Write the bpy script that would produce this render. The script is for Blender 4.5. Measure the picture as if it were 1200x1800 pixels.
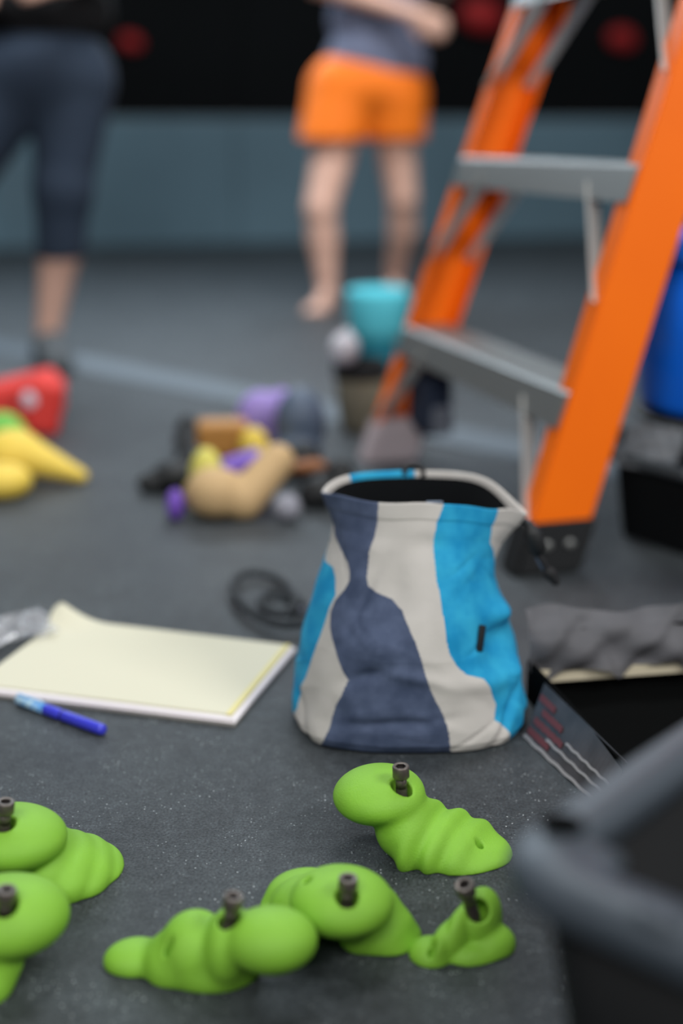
import bpy, bmesh, math, random
import numpy as np
from mathutils import Vector, Matrix

# ------------------------------------------------------------------ scene
for o in list(bpy.data.objects): bpy.data.objects.remove(o)
S = bpy.context.scene
C = S.collection
random.seed(4)
CAM_H, FPX, HORIZON = 0.60, 2300.0, 235.0
PITCH = math.atan((900 - HORIZON) / FPX)

cam = bpy.data.cameras.new('camera')
cam.sensor_fit = 'VERTICAL'
cam.sensor_height = 36.0
cam.lens = FPX / 1800 * 36.0
cam.clip_start = 0.02
cam.dof.use_dof = True
cam.dof.focus_distance = 1.16
cam.dof.aperture_fstop = 1.5
camo = bpy.data.objects.new('camera', cam)
C.objects.link(camo)
camo.location = (0, 0, CAM_H)
camo.rotation_euler = (math.pi / 2 - PITCH, 0, 0)
S.camera = camo

w = bpy.data.worlds.new('hall_ambient'); S.world = w; w.use_nodes = True
bg = w.node_tree.nodes['Background']
bg.inputs[0].default_value = (0.80, 0.90, 1.0, 1); bg.inputs[1].default_value = 0.17


def area(name, loc, aim, size, power, col=(1, 1, 1)):
    l = bpy.data.lights.new(name, 'AREA'); l.shape = 'RECTANGLE'
    l.size, l.size_y = size; l.energy = power; l.color = col
    o = bpy.data.objects.new(name, l); C.objects.link(o)
    o.location = loc
    o.rotation_euler = (Vector(aim) - Vector(loc)).to_track_quat('-Z', 'Y').to_euler()
    return o


area('ceiling_and_fill_light', (-0.7, -1.2, 2.5), (0.1, 2.0, 0.3), (1.8, 1.0), 66, (1.0, 0.98, 0.96))  # front fill added behind the camera for faces turned towards it
area('ceiling_and_fill_light', (2.5, -0.3, 2.6), (0.7, 2.3, 0.7), (1.4, 1.0), 80, (1.0, 0.98, 0.96))  # unseen fill from the right, added to brighten ladder and blue bucket
area('ceiling_and_fill_light', (-0.5, 2.3, 3.2), (-0.4, 2.3, 0), (1.3, 1.3), 12, (0.95, 0.98, 1.0))
area('ceiling_and_fill_light', (0.3, 2.9, 3.4), (0.1, 4.8, 0.7), (1.6, 1.0), 100, (0.95, 0.98, 1.0))  # unseen lamp added to brighten the person in shorts
area('ceiling_and_fill_light', (-1.0, 5.6, 2.2), (-0.4, 2.2, 0), (3.2, 0.8), 95, (0.74, 0.88, 1.0))  # low unseen lamp added at the back for the floor sheen

S.view_settings.view_transform = 'Standard'
S.view_settings.look = 'None'
S.view_settings.gamma = 1
S.view_settings.use_curve_mapping = False
S.view_settings.exposure = 0.0


# ------------------------------------------------------------------ helpers
def lin(c):
    return tuple(((v / 255) / 12.92 if v / 255 <= 0.04045 else ((v / 255 + 0.055) / 1.055) ** 2.4) for v in c) + (1,)


def mat(name, rgb, rough=0.5, metal=0.0, bump=0.0, bscale=200, var=0.0, vscale=8, spec=0.5, rgb2=None, trans=0.0, sheen=0.0, alpha=1.0, sss=0.0):
    m = bpy.data.materials.new(name); m.use_nodes = True
    nt = m.node_tree; p = nt.nodes['Principled BSDF']
    c = lin(rgb)
    p.inputs['Base Color'].default_value = c
    p.inputs['Roughness'].default_value = rough
    p.inputs['Metallic'].default_value = metal
    p.inputs['Specular IOR Level'].default_value = spec
    p.inputs['Transmission Weight'].default_value = trans
    p.inputs['Alpha'].default_value = alpha
    if sheen: p.inputs['Sheen Weight'].default_value = sheen
    if sss:
        p.inputs['Subsurface Weight'].default_value = sss
        p.inputs['Subsurface Radius'].default_value = (0.01, 0.004, 0.002)
    if var or bump:
        tc = nt.nodes.new('ShaderNodeTexCoord')
    if var:
        n = nt.nodes.new('ShaderNodeTexNoise'); n.inputs['Scale'].default_value = vscale; n.inputs['Detail'].default_value = 5
        nt.links.new(tc.outputs['Object'], n.inputs['Vector'])
        r = nt.nodes.new('ShaderNodeValToRGB')
        r.color_ramp.elements[0].position = 0.35; r.color_ramp.elements[1].position = 0.68
        c2 = lin(rgb2) if rgb2 else tuple(min(1, v * (1 + var)) for v in c[:3]) + (1,)
        c1 = c if rgb2 else tuple(v * (1 - var) for v in c[:3]) + (1,)
        r.color_ramp.elements[0].color = c1; r.color_ramp.elements[1].color = c2
        nt.links.new(n.outputs['Fac'], r.inputs['Fac']); nt.links.new(r.outputs['Color'], p.inputs['Base Color'])
    if bump:
        n2 = nt.nodes.new('ShaderNodeTexNoise'); n2.inputs['Scale'].default_value = bscale; n2.inputs['Detail'].default_value = 3
        nt.links.new(tc.outputs['Object'], n2.inputs['Vector'])
        b = nt.nodes.new('ShaderNodeBump'); b.inputs['Strength'].default_value = bump; b.inputs['Distance'].default_value = 0.002
        nt.links.new(n2.outputs['Fac'], b.inputs['Height']); nt.links.new(b.outputs['Normal'], p.inputs['Normal'])
    return m


def G(px, py, h=0.0):
    """the place on the level h above the floor that the photograph shows at px, py"""
    a = (px - 600) / FPX; b = (900 - py) / FPX; c, s = math.cos(PITCH), math.sin(PITCH)
    t = (h - CAM_H) / (-s + b * c)
    return Vector((a * t, (c + b * s) * t, h))


def obj(name, me, m, parent=None, smooth=True):
    o = bpy.data.objects.new(name, me); C.objects.link(o)
    if m: me.materials.append(m)
    if smooth and len(me.polygons):
        me.polygons.foreach_set('use_smooth', [True] * len(me.polygons))
    o.parent = parent
    return o


def mesh(verts, faces, name='mesh'):
    me = bpy.data.meshes.new(name)
    me.from_pydata([tuple(map(float, v)) for v in verts], [], [tuple(map(int, f)) for f in faces]); me.update()
    return me


def tag(o, label, cat, group=None):
    o['label'] = label; o['category'] = cat
    if group: o['group'] = group
    return o


def thing(name, label, cat, loc=(0, 0, 0), rz=0.0, group=None):
    o = bpy.data.objects.new(name, None); C.objects.link(o)
    o.empty_display_size = 0.02
    o.location = loc; o.rotation_euler = (0, 0, rz)
    return tag(o, label, cat, group)


def box_me(sx, sy, sz, bev=0.0, loc=(0, 0, 0), rot=None, seg=2):
    bm = bmesh.new(); bmesh.ops.create_cube(bm, size=1)
    bmesh.ops.scale(bm, vec=(sx, sy, sz), verts=bm.verts)
    if bev: bmesh.ops.bevel(bm, geom=list(bm.edges), offset=bev, segments=seg, profile=0.5, affect='EDGES')
    M = Matrix.Translation(loc) @ (rot.to_4x4() if rot else Matrix())
    bmesh.ops.transform(bm, matrix=M, verts=bm.verts)
    me = bpy.data.meshes.new('box'); bm.to_mesh(me); bm.free(); return me


def beam_me(a, b, wid, dep, up=(0, 0, 1), bev=0.002):
    a = Vector(a); b = Vector(b); d = b - a; z = d.normalized(); x = Vector(up).cross(z)
    if x.length < 1e-4: x = Vector((1, 0, 0))
    x.normalize(); y = z.cross(x)
    R = Matrix((x, y, z)).transposed()
    return box_me(wid, dep, d.length, bev, (a + b) / 2, R)


def lathe_me(prof, n=48, loc=(0, 0, 0)):
    vs, fs = [], []
    for r, z in prof:
        for i in range(n):
            t = 2 * math.pi * i / n
            vs.append((loc[0] + r * math.cos(t), loc[1] + r * math.sin(t), loc[2] + z))
    for k in range(len(prof) - 1):
        for i in range(n):
            j = (i + 1) % n
            fs.append((k * n + i, k * n + j, (k + 1) * n + j, (k + 1) * n + i))
    if prof[0][0] > 1e-6: fs.append(tuple(reversed(range(n))))
    if prof[-1][0] > 1e-6: fs.append(tuple(range((len(prof) - 1) * n, len(prof) * n)))
    return mesh(vs, fs)


def tube_me(pts, r, n=10, close=False):
    pts = [Vector(p) for p in pts]; vs, fs = [], []
    m = len(pts); up = Vector((0, 0, 1))
    for i, p in enumerate(pts):
        a = pts[(i - 1) % m] if (i > 0 or close) else p
        b = pts[(i + 1) % m] if (i < m - 1 or close) else p
        t = (b - a).normalized()
        x = t.cross(up)
        if x.length < 1e-3: x = t.cross(Vector((1, 0, 0)))
        x.normalize(); y = x.cross(t)
        rr = r[i] if isinstance(r, (list, tuple)) else r
        for k in range(n):
            q = 2 * math.pi * k / n
            vs.append(p + x * rr * math.cos(q) + y * rr * math.sin(q))
    for i in range(m if close else m - 1):
        for k in range(n):
            l = (k + 1) % n; i2 = (i + 1) % m
            fs.append((i * n + k, i2 * n + k, i2 * n + l, i * n + l))
    if not close:
        fs.append(tuple(range(n))); fs.append(tuple(reversed(range((m - 1) * n, m * n))))
    return mesh(vs, fs)


def smooth_path(pts, n=8):
    P = [Vector(p) for p in pts]; out = []
    for i in range(len(P) - 1):
        a = P[max(i - 1, 0)]; b = P[i]; c = P[i + 1]; d = P[min(i + 2, len(P) - 1)]
        for k in range(n):
            t = k / n
            out.append(0.5 * ((2 * b) + (c - a) * t + (2 * a - 5 * b + 4 * c - d) * t * t + (3 * b - a - 3 * c + d) * t ** 3))
    out.append(P[-1]); return out


# ---- one continuous surface around a set of rounded volumes (sizes in cm)
def sdf_mesh(prims, h, k=0.6, cuts=(), planes=(), floor=None, noise=None, origin=(0, 0, 0)):
    """prims: ('e', centre, radii, yaw[, tilt]) | ('c', a, b, ra, rb) | ('b', centre, half, round, yaw, tilt) ; cuts: same prims removed;
    planes: (point, normal) keeps the side against the normal"""
    def bounds(p):
        if p[0] == 'e': r = max(p[2]); c = np.array(p[1]); return c - r, c + r
        if p[0] == 'b': r = np.linalg.norm(p[2]) + p[3]; c = np.array(p[1]); return c - r, c + r
        a, b = np.array(p[1], float), np.array(p[2], float); r = max(p[3], p[4])
        return np.minimum(a, b) - r, np.maximum(a, b) + r

    bl = [bounds(p) for p in prims]
    lo = np.min([b[0] for b in bl], 0) - k - 3 * h; hi = np.max([b[1] for b in bl], 0) + k + 3 * h
    if floor is not None: lo[2] = floor - 2.5 * h
    n = np.ceil((hi - lo) / h).astype(int) + 1
    ax = [lo[i] + h * np.arange(n[i]) for i in range(3)]

    def ev(p, X, Y, Z):
        if p[0] == 'c':
            a, b = np.array(p[1], float), np.array(p[2], float); ba = b - a; l2 = ba @ ba
            t = np.clip(((X - a[0]) * ba[0] + (Y - a[1]) * ba[1] + (Z - a[2]) * ba[2]) / l2, 0, 1)
            d = np.sqrt((X - a[0] - t * ba[0]) ** 2 + (Y - a[1] - t * ba[1]) ** 2 + (Z - a[2] - t * ba[2]) ** 2)
            return d - (p[3] + (p[4] - p[3]) * t)
        yaw = p[3] if p[0] == 'e' else p[4]
        tilt = (p[4] if len(p) > 4 else 0) if p[0] == 'e' else p[5]
        x, y, z = X - p[1][0], Y - p[1][1], Z - p[1][2]
        c, s = math.cos(yaw), math.sin(yaw); x, y = c * x + s * y, -s * x + c * y
        c, s = math.cos(tilt), math.sin(tilt); x, z = c * x + s * z, -s * x + c * z
        if p[0] == 'e':
            r = p[2]
            k0 = np.sqrt((x / r[0]) ** 2 + (y / r[1]) ** 2 + (z / r[2]) ** 2) + 1e-9
            k1 = np.sqrt((x / r[0] ** 2) ** 2 + (y / r[1] ** 2) ** 2 + (z / r[2] ** 2) ** 2) + 1e-9
            return k0 * (k0 - 1) / k1
        q = [np.abs(v) - hh for v, hh in zip((x, y, z), p[2])]
        out = np.sqrt(sum(np.maximum(v, 0) ** 2 for v in q))
        return out + np.minimum(np.maximum(np.maximum(q[0], q[1]), q[2]), 0) - p[3]

    def sub(b, pad):
        i0 = np.maximum(np.floor((b[0] - pad - lo) / h).astype(int), 0)
        i1 = np.minimum(np.ceil((b[1] + pad - lo) / h).astype(int) + 1, n)
        if np.any(i1 <= i0): return None
        sl = tuple(slice(a, c) for a, c in zip(i0, i1))
        return sl, np.meshgrid(*[ax[i][sl[i]] for i in range(3)], indexing='ij')

    F = np.full(n, 50.0)
    for p, b in zip(prims, bl):
        sl, (X, Y, Z) = sub(b, k + 2 * h)
        d = ev(p, X, Y, Z); f = F[sl]
        hh = np.maximum(k - np.abs(d - f), 0) / k
        F[sl] = np.minimum(d, f) - hh * hh * k * 0.25
    if noise:
        X, Y, Z = np.meshgrid(*ax, indexing='ij'); F += noise(X, Y, Z)
    for p in cuts:
        r = sub(bounds(p), 0.6)
        if r is None: continue
        sl, (X, Y, Z) = r
        d = -ev(p, X, Y, Z); f = F[sl]; kk = 0.25
        hh = np.maximum(kk - np.abs(d - f), 0) / kk
        F[sl] = np.maximum(d, f) + hh * hh * kk * 0.25
    for q, nn in planes:
        X, Y, Z = np.meshgrid(*ax, indexing='ij', sparse=True)
        F = np.maximum(F, (X - q[0]) * nn[0] + (Y - q[1]) * nn[1] + (Z - q[2]) * nn[2])
    if floor is not None:
        Z = ax[2][None, None, :]; F = np.maximum(F, floor - Z)
    neg = F < 0
    acc = np.zeros(tuple(n - 1) + (3,)); cnt = np.zeros(tuple(n - 1))
    I = np.indices(tuple(n - 1)).astype(float)
    for axis in range(3):
        o1, o2 = [a for a in range(3) if a != axis]
        for d1 in (0, 1):
            for d2 in (0, 1):
                s0 = [None] * 3; s1 = [None] * 3
                s0[axis] = slice(0, n[axis] - 1); s1[axis] = slice(1, n[axis])
                for a, d in ((o1, d1), (o2, d2)):
                    s0[a] = s1[a] = slice(d, n[a] - 1 + d)
                f0 = F[tuple(s0)]; f1 = F[tuple(s1)]
                cr = neg[tuple(s0)] != neg[tuple(s1)]
                if not cr.any(): continue
                t = f0[cr] / (f0[cr] - f1[cr])
                v = np.zeros((t.size, 3)); v[:, axis] = t; v[:, o1] = d1; v[:, o2] = d2
                acc[cr] += v; cnt[cr] += 1
    act = cnt > 0
    idx = np.full(act.shape, -1, int); idx[act] = np.arange(act.sum())
    V = np.stack([I[a][act] for a in range(3)], 1) + acc[act] / cnt[act][:, None]
    V = (lo + V * h) / 100.0 - np.array(origin)
    quads = []
    for axis in range(3):
        o1, o2 = (axis + 1) % 3, (axis + 2) % 3
        s0 = [slice(1, m - 1) for m in n]; s1 = list(s0)
        s0[axis] = slice(0, n[axis] - 1); s1[axis] = slice(1, n[axis])
        a0 = neg[tuple(s0)]; a1 = neg[tuple(s1)]
        ch = np.argwhere(a0 != a1)
        if not len(ch): continue
        flip = a0[tuple(ch.T)]
        base = ch + 1; base[:, axis] -= 1
        def cell(d1, d2):
            b = base.copy(); b[:, o1] += d1; b[:, o2] += d2; return idx[tuple(b.T)]
        q = np.stack([cell(-1, -1), cell(0, -1), cell(0, 0), cell(-1, 0)], 1)
        q[~flip] = q[~flip][:, ::-1]
        quads.append(q)
    Q = np.concatenate(quads)
    me = bpy.data.meshes.new('surface')
    me.vertices.add(len(V)); me.vertices.foreach_set('co', V.ravel())
    me.loops.add(len(Q) * 4); me.loops.foreach_set('vertex_index', Q.ravel())
    me.polygons.add(len(Q)); me.polygons.foreach_set('loop_start', np.arange(len(Q)) * 4)
    me.update(calc_edges=True); me.validate()
    return me


# ------------------------------------------------------------------ materials
M_green = mat('green_polyurethane', (130, 186, 54), 0.58, bump=0.35, bscale=900, spec=0.45, var=0.06, vscale=30)
M_steel = mat('blackened_steel', (112, 104, 98), 0.42, 0.7, bump=0.1, bscale=400)
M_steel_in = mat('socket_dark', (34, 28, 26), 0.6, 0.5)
M_cream = mat('cream_canvas', (195, 191, 186), 0.9, bump=0.35, bscale=900, var=0.05, vscale=25, spec=0.2)
M_navy = mat('navy_canvas', (60, 72, 98), 0.75, bump=0.35, bscale=900, var=0.3, vscale=42, spec=0.3, rgb2=(84, 96, 124))
M_blue = mat('bright_blue_canvas', (14, 138, 190), 0.82, bump=0.35, bscale=900, var=0.14, vscale=36, rgb2=(46, 166, 208), spec=0.3)
M_black = mat('black_fleece', (14, 16, 18), 0.95, bump=0.5, bscale=500, spec=0.1)
M_cord = mat('black_cord', (16, 17, 20), 0.7, bump=0.4, bscale=900)
M_orange = mat('orange_fibreglass', (255, 114, 2), 0.5, spec=0.3, bump=0.05, bscale=300, var=0.04, vscale=6)
M_alu = mat('brushed_aluminium', (150, 152, 150), 0.5, 0.75, bump=0.1, bscale=300)
M_brace = mat('bare_aluminium', (196, 194, 190), 0.5, 0.4)
M_rubber = mat('black_rubber', (20, 22, 24), 0.6)
M_palefoot = mat('pale_rubber', (196, 182, 186), 0.6)
M_bluep = mat('blue_plastic', (4, 116, 250), 0.34)
M_blackp = mat('black_plastic', (9, 11, 13), 0.6, spec=0.25, bump=0.06, bscale=150)
M_tub = mat('lit_black_plastic', (62, 70, 78), 0.45, bump=0.08, bscale=120)  # rim of the black tub: light from above put into a paler colour
M_greyp = mat('grey_plastic', (70, 76, 80), 0.4)
M_aqua = mat('aqua_cloth', (90, 204, 220), 0.8)
M_teal = mat('teal_cloth', (18, 122, 142), 0.8)
M_white = mat('chalk_white', (212, 212, 220), 0.9)
M_khaki = mat('khaki_cloth', (112, 108, 92), 0.9)
M_skin = mat('skin', (222, 178, 158), 0.6, sss=0.0, var=0.05, vscale=10)
M_shorts = mat('orange_shorts_cloth', (250, 122, 6), 0.75, var=0.08, vscale=9)
M_shirt = mat('heather_grey_jersey', (98, 104, 126), 0.9, var=0.12, vscale=20)
M_pants = mat('navy_trouser_cloth', (40, 54, 72), 0.9, var=0.12, vscale=6)
M_blackcloth = mat('black_cloth', (13, 14, 17), 0.95)
M_shoe = mat('grey_shoe', (86, 92, 96), 0.8)
M_hair = mat('dark_hair', (40, 28, 22), 0.7)
M_red = mat('red_polyurethane', (226, 62, 56), 0.6, spec=0.4)
M_darkred = mat('deep_red_polyurethane', (150, 14, 18), 0.7)
M_yellow = mat('yellow_polyurethane', (238, 206, 84), 0.6)
M_lime = mat('lime_polyurethane', (112, 190, 74), 0.6)
M_tan = mat('tan_polyurethane', (196, 164, 118), 0.75)
M_purple = mat('purple_polyurethane', (112, 74, 178), 0.6)
M_lilac = mat('lilac_polyurethane', (160, 138, 210), 0.55)
M_paleyel = mat('pale_yellow_polyurethane', (214, 206, 100), 0.6)
M_amber = mat('amber_polyurethane', (182, 128, 60), 0.6)
M_brown = mat('brown_wood', (150, 96, 58), 0.6)
M_slate = mat('slate_blue_polyurethane', (84, 98, 118), 0.5)
M_wallblack = mat('black_wall_paint', (12, 15, 17), 0.85, var=0.15, vscale=1.5, spec=0.15)
M_kick = mat('grey_kick_panel_paint', (92, 118, 131), 0.8, var=0.12, vscale=1.2, spec=0.3)
M_strip = mat('grey_seam_tape', (88, 98, 106), 0.6)


def floor_material():
    m = bpy.data.materials.new('speckled_black_rubber'); m.use_nodes = True
    nt = m.node_tree; p = nt.nodes['Principled BSDF']; L = nt.links.new
    tc = nt.nodes.new('ShaderNodeTexCoord')

    def noise(scale, detail=4, rough=0.6):
        n = nt.nodes.new('ShaderNodeTexNoise'); n.inputs['Scale'].default_value = scale
        n.inputs['Detail'].default_value = detail; n.inputs['Roughness'].default_value = rough
        L(tc.outputs['Object'], n.inputs['Vector']); return n.outputs['Fac']

    def ramp(f, a, b, c0, c1):
        r = nt.nodes.new('ShaderNodeValToRGB'); r.color_ramp.elements[0].position = a; r.color_ramp.elements[1].position = b
        r.color_ramp.elements[0].color = c0; r.color_ramp.elements[1].color = c1
        L(f, r.inputs['Fac']); return r.outputs['Color']

    def mix(kind, fac, a, b):
        x = nt.nodes.new('ShaderNodeMixRGB'); x.blend_type = kind
        if isinstance(fac, float): x.inputs[0].default_value = fac
        else: L(fac, x.inputs[0])
        for i, v in ((1, a), (2, b)):
            if isinstance(v, tuple): x.inputs[i].default_value = v
            else: L(v, x.inputs[i])
        return x.outputs[0]
    base = ramp(noise(7, 6), 0.35, 0.68, lin((42, 46, 49)), lin((54, 59, 62)))
    dust = ramp(noise(60, 5, 0.7), 0.42, 0.75, (0, 0, 0, 1), (0.45, 0.45, 0.45, 1))
    base = mix('MIX', dust, base, lin((82, 88, 92)))
    grain = ramp(noise(420, 3, 0.7), 0.34, 0.66, (0.15, 0.15, 0.15, 1), (2.3, 2.3, 2.3, 1))
    base = mix('MULTIPLY', 0.85, base, grain)
    v = nt.nodes.new('ShaderNodeTexVoronoi'); v.inputs['Scale'].default_value = 330; L(tc.outputs['Object'], v.inputs['Vector'])
    vd = ramp(v.outputs['Distance'], 0.16, 0.30, (1, 1, 1, 1), (0, 0, 0, 1))
    sep = nt.nodes.new('ShaderNodeSeparateColor'); L(v.outputs['Color'], sep.inputs[0])
    pick = ramp(sep.outputs[0], 0.80, 0.92, (0, 0, 0, 1), (1, 1, 1, 1))
    clump = ramp(noise(14, 3), 0.42, 0.62, (0.08, 0.08, 0.08, 1), (1, 1, 1, 1))
    sp = mix('MULTIPLY', 1.0, mix('MULTIPLY', 1.0, vd, pick), clump)
    base = mix('MIX', sp, base, lin((205, 212, 214)))
    L(base, p.inputs['Base Color'])
    p.inputs['Roughness'].default_value = 0.5
    p.inputs['Specular IOR Level'].default_value = 0.42
    b = nt.nodes.new('ShaderNodeBump'); b.inputs['Strength'].default_value = 0.8; b.inputs['Distance'].default_value = 0.002
    L(noise(380, 4, 0.7), b.inputs['Height']); L(b.outputs['Normal'], p.inputs['Normal'])
    return m


M_floor = floor_material()

# ------------------------------------------------------------------ the setting
fl = obj('floor', box_me(16, 14, 0.1, loc=(0, 4.0, -0.05)), M_floor, smooth=False); fl['kind'] = 'structure'

WD = Vector((4.01, 1.07, 0)).normalized(); WN = Vector((WD.y, -WD.x, 0))   # along the wall, towards the camera
W0 = Vector((0, 7.76, 0))
RW = Matrix((WD, -WN, Vector((0, 0, 1)))).transposed()
wall = bpy.data.objects.new('wall_back', None); C.objects.link(wall); wall['kind'] = 'structure'
for i in range(-4, 5):
    c = W0 + WD * (1.22 * i) - WN * 0.03 + Vector((0, 0, 0.34))
    obj('kick_panel', box_me(1.214, 0.06, 0.68, 0.004, c, RW), M_kick, wall, False)
TLT = math.radians(24)
RO = RW @ Matrix.Rotation(TLT, 3, 'X')
for i in range(-4, 5):
    for j in range(3):
        up = RO @ Vector((0, 0, 1)); nn = RO @ Vector((0, 1, 0))
        c = W0 + WD * (1.22 * i) + Vector((0, 0, 0.68)) + up * (0.61 + 1.22 * j) + nn * 0.03
        obj('wall_panel', box_me(1.214, 0.06, 1.214, 0.004, c, RO), M_wallblack, wall, False)

# seam tape crossing the mat
a, b = Vector((-1.35, 4.14, 0)), Vector((1.3, 1.62, 0))
d = (b - a).normalized(); s = Vector((-d.y, d.x, 0)) * 0.075
tape = mesh([a - s, b - s, b + s, a + s, *(q + Vector((0, 0, .003)) for q in (a - s, b - s, b + s, a + s))],
            [(3, 2, 1, 0), (4, 5, 6, 7), (0, 1, 5, 4), (1, 2, 6, 5), (2, 3, 7, 6), (3, 0, 4, 7)])
o = obj('trim_1', tape, M_strip, smooth=False); o['kind'] = 'structure'

# ------------------------------------------------------------------ green holds and their bolts
def hold(name, label, cat, prims, m, h=0.13, k=0.7, cuts=(), group=None, noise=None, floor=0.0):
    ox, oy = prims[0][1][0] / 100, prims[0][1][1] / 100
    me = sdf_mesh(prims, h, k, cuts, floor=floor, origin=(ox, oy, 0), noise=noise)
    o = obj(name, me, m); o.location = (ox, oy, 0)
    return tag(o, label, cat, group)


def hexr(t, r):
    t = (t + math.pi / 6) % (math.pi / 3) - math.pi / 6
    return r / math.cos(t)


def bolt_parts():
    n = 36; vs, fs = [], []
    prof = [(0.0048, 0.0), (0.0068, 0.0), (0.0072, 0.0004), (0.0072, 0.0098), (0.0067, 0.0106), (0.0062, 0.0106)]
    for r, z in prof:
        for i in range(n): q = 2 * math.pi * i / n; vs.append((r * math.cos(q), r * math.sin(q), z))
    for i in range(n):
        q = 2 * math.pi * i / n; r = hexr(q, 0.0041); vs.append((r * math.cos(q), r * math.sin(q), 0.0102))
    m = len(prof) + 1
    for kk in range(m - 1):
        for i in range(n):
            j = (i + 1) % n; fs.append((kk * n + i, kk * n + j, (kk + 1) * n + j, (kk + 1) * n + i))
    head = mesh(vs, fs)
    vs, fs = [], []
    for z in (0.0102, 0.0045):
        for i in range(n):
            q = 2 * math.pi * i / n; r = hexr(q, 0.0041); vs.append((r * math.cos(q), r * math.sin(q), z))
    for i in range(n):
        j = (i + 1) % n; fs.append((i, j, n + j, n + i))
    fs.append(tuple(range(n, 2 * n)))
    sock = mesh(vs, fs)
    pr = [(0.0, -0.028), (0.004, -0.028)]
    z = -0.027
    while z < -0.010:
        pr += [(0.0050, z), (0.0044, z + 0.0007)]; z += 0.0014
    pr += [(0.0048, -0.0095), (0.0048, 0.0002)]
    shank = lathe_me(pr, 24)
    return head, sock, shank


BH, BS, BK = bolt_parts()
for me_, mm in ((BH, M_steel), (BS, M_steel_in), (BK, M_steel)):
    me_.materials.append(mm); me_.polygons.foreach_set('use_smooth', [True] * len(me_.polygons))


def ray(px, py):
    a = (px - 600) / FPX; b = (900 - py) / FPX; c, s_ = math.cos(PITCH), math.sin(PITCH)
    return np.array([0, 0, CAM_H * 100]), np.array([a, c + b * s_, -s_ + b * c])


def surface_at(prims, px, py):
    """where a rounded volume shows its surface at that place of the photograph (cm)"""
    o, d = ray(px, py); best = None
    for p in prims:
        if p[0] != 'e': continue
        yaw, tilt = p[3], (p[4] if len(p) > 4 else 0)
        c, s_ = math.cos(yaw), math.sin(yaw); R1 = np.array([[c, s_, 0], [-s_, c, 0], [0, 0, 1]])
        c, s_ = math.cos(tilt), math.sin(tilt); R2 = np.array([[c, 0, s_], [0, 1, 0], [-s_, 0, c]])
        R_ = R2 @ R1; oo = R_ @ (o - np.array(p[1])) / np.array(p[2]); dd = R_ @ d / np.array(p[2])
        A, B, C_ = dd @ dd, oo @ dd, oo @ oo - 1; D = B * B - A * C_
        if D < 0: continue
        t = (-B - math.sqrt(D)) / A
        if best is None or t < best: best = t
    return o + d * best


def green_hold(label, prims, hole, head, bolt_label, r=.9, pins=(), k=.6, h=.13, lean=None, depth=2.4, axis=None, foot=(0, 0, 0)):
    """a hold with its bolt hole at pixel hole and a bolt whose head top shows at pixel head"""
    S_ = surface_at(prims, *hole)
    o, d = ray(*head)
    t = S_[1] / d[1] if lean is None else (S_[1] + lean) / d[1]
    T = o + d * t                                                    # head top
    up = T - S_ - np.array(foot, float); L_ = np.linalg.norm(up); up /= L_
    ha = up if axis is None else np.array(axis, float) / np.linalg.norm(axis)
    cuts = [('c', tuple(S_ - ha * depth), tuple(S_ + ha * 3), r, r)]
    for q in pins:
        w_ = surface_at(prims, *q); cuts.append(('c', (w_[0], w_[1], w_[2] - 1.0), (w_[0], w_[1], w_[2] + 3), .33, .33))
    hold('climbing_hold', label, 'climbing hold', prims, M_green, h=h, k=k, cuts=cuts, group=GG)
    b = thing('socket_bolt', bolt_label, 'bolt', Vector((T - up * 1.06) / 100), 0, 'loose bolts standing in the green holds')
    b.rotation_euler = Vector(up).to_track_quat('Z', 'Y').to_euler()
    for nm, me_ in (('head', BH), ('socket', BS), ('shank', BK)):
        q = bpy.data.objects.new(nm, me_); C.objects.link(q); q.parent = b


GG = 'green climbing holds on the floor'
# sharp hold below the chalk bag
green_hold('green climbing hold just below the chalk bag, bulb left and ripples trailing right', [
    ('e', (3.25, 102.4, 4.9), (4.0, 4.1, 2.15), -0.15, 0.06),
    ('e', (5.4, 101.6, 2.4), (2.5, 3.3, 2.8), -0.2),
    ('e', (7.0, 101.4, 1.2), (1.45, 4.4, 3.1), -0.50),
    ('e', (9.1, 101.2, 0.8), (1.40, 4.5, 2.6), -0.50),
    ('e', (11.0, 101.0, 0.4), (1.45, 4.2, 2.0), -0.50),
    ('e', (12.3, 101.2, 0.0), (2.5, 3.0, 1.3), 0.2),
    ('e', (10.4, 99.2, 0.0), (2.6, 1.9, 0.9), 0.0)],
    (705, 1380), (704, 1346), 'dark socket cap bolt upright in the green hold nearest the chalk bag', pins=[(842, 1486)], k=.9)

green_hold('green climbing hold in the middle of the front row with a flat lobe behind', [
    ('e', (0.0, 87.3, 4.0), (4.0, 3.8, 2.2), -0.35),
    ('e', (-2.4, 90.6, 1.4), (3.3, 3.0, 2.3), 0.3),
    ('e', (-2.9, 93.4, 0.9), (3.2, 2.8, 1.5), 0.3),
    ('e', (-4.9, 92.0, 0.2), (1.6, 2.2, 1.0), 0.3),
    ('e', (2.2, 88.9, 1.2), (2.4, 3.2, 2.8), -0.5),
    ('e', (3.6, 88.4, 0.5), (2.0, 2.6, 2.0), -0.5),
    ('e', (4.5, 88.2, 0.0), (1.6, 2.2, 1.0), -0.5)],
    (610, 1573), (612, 1542), 'dark bolt in the middle green hold of the front row', r=.85, pins=[(540, 1546)])

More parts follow.
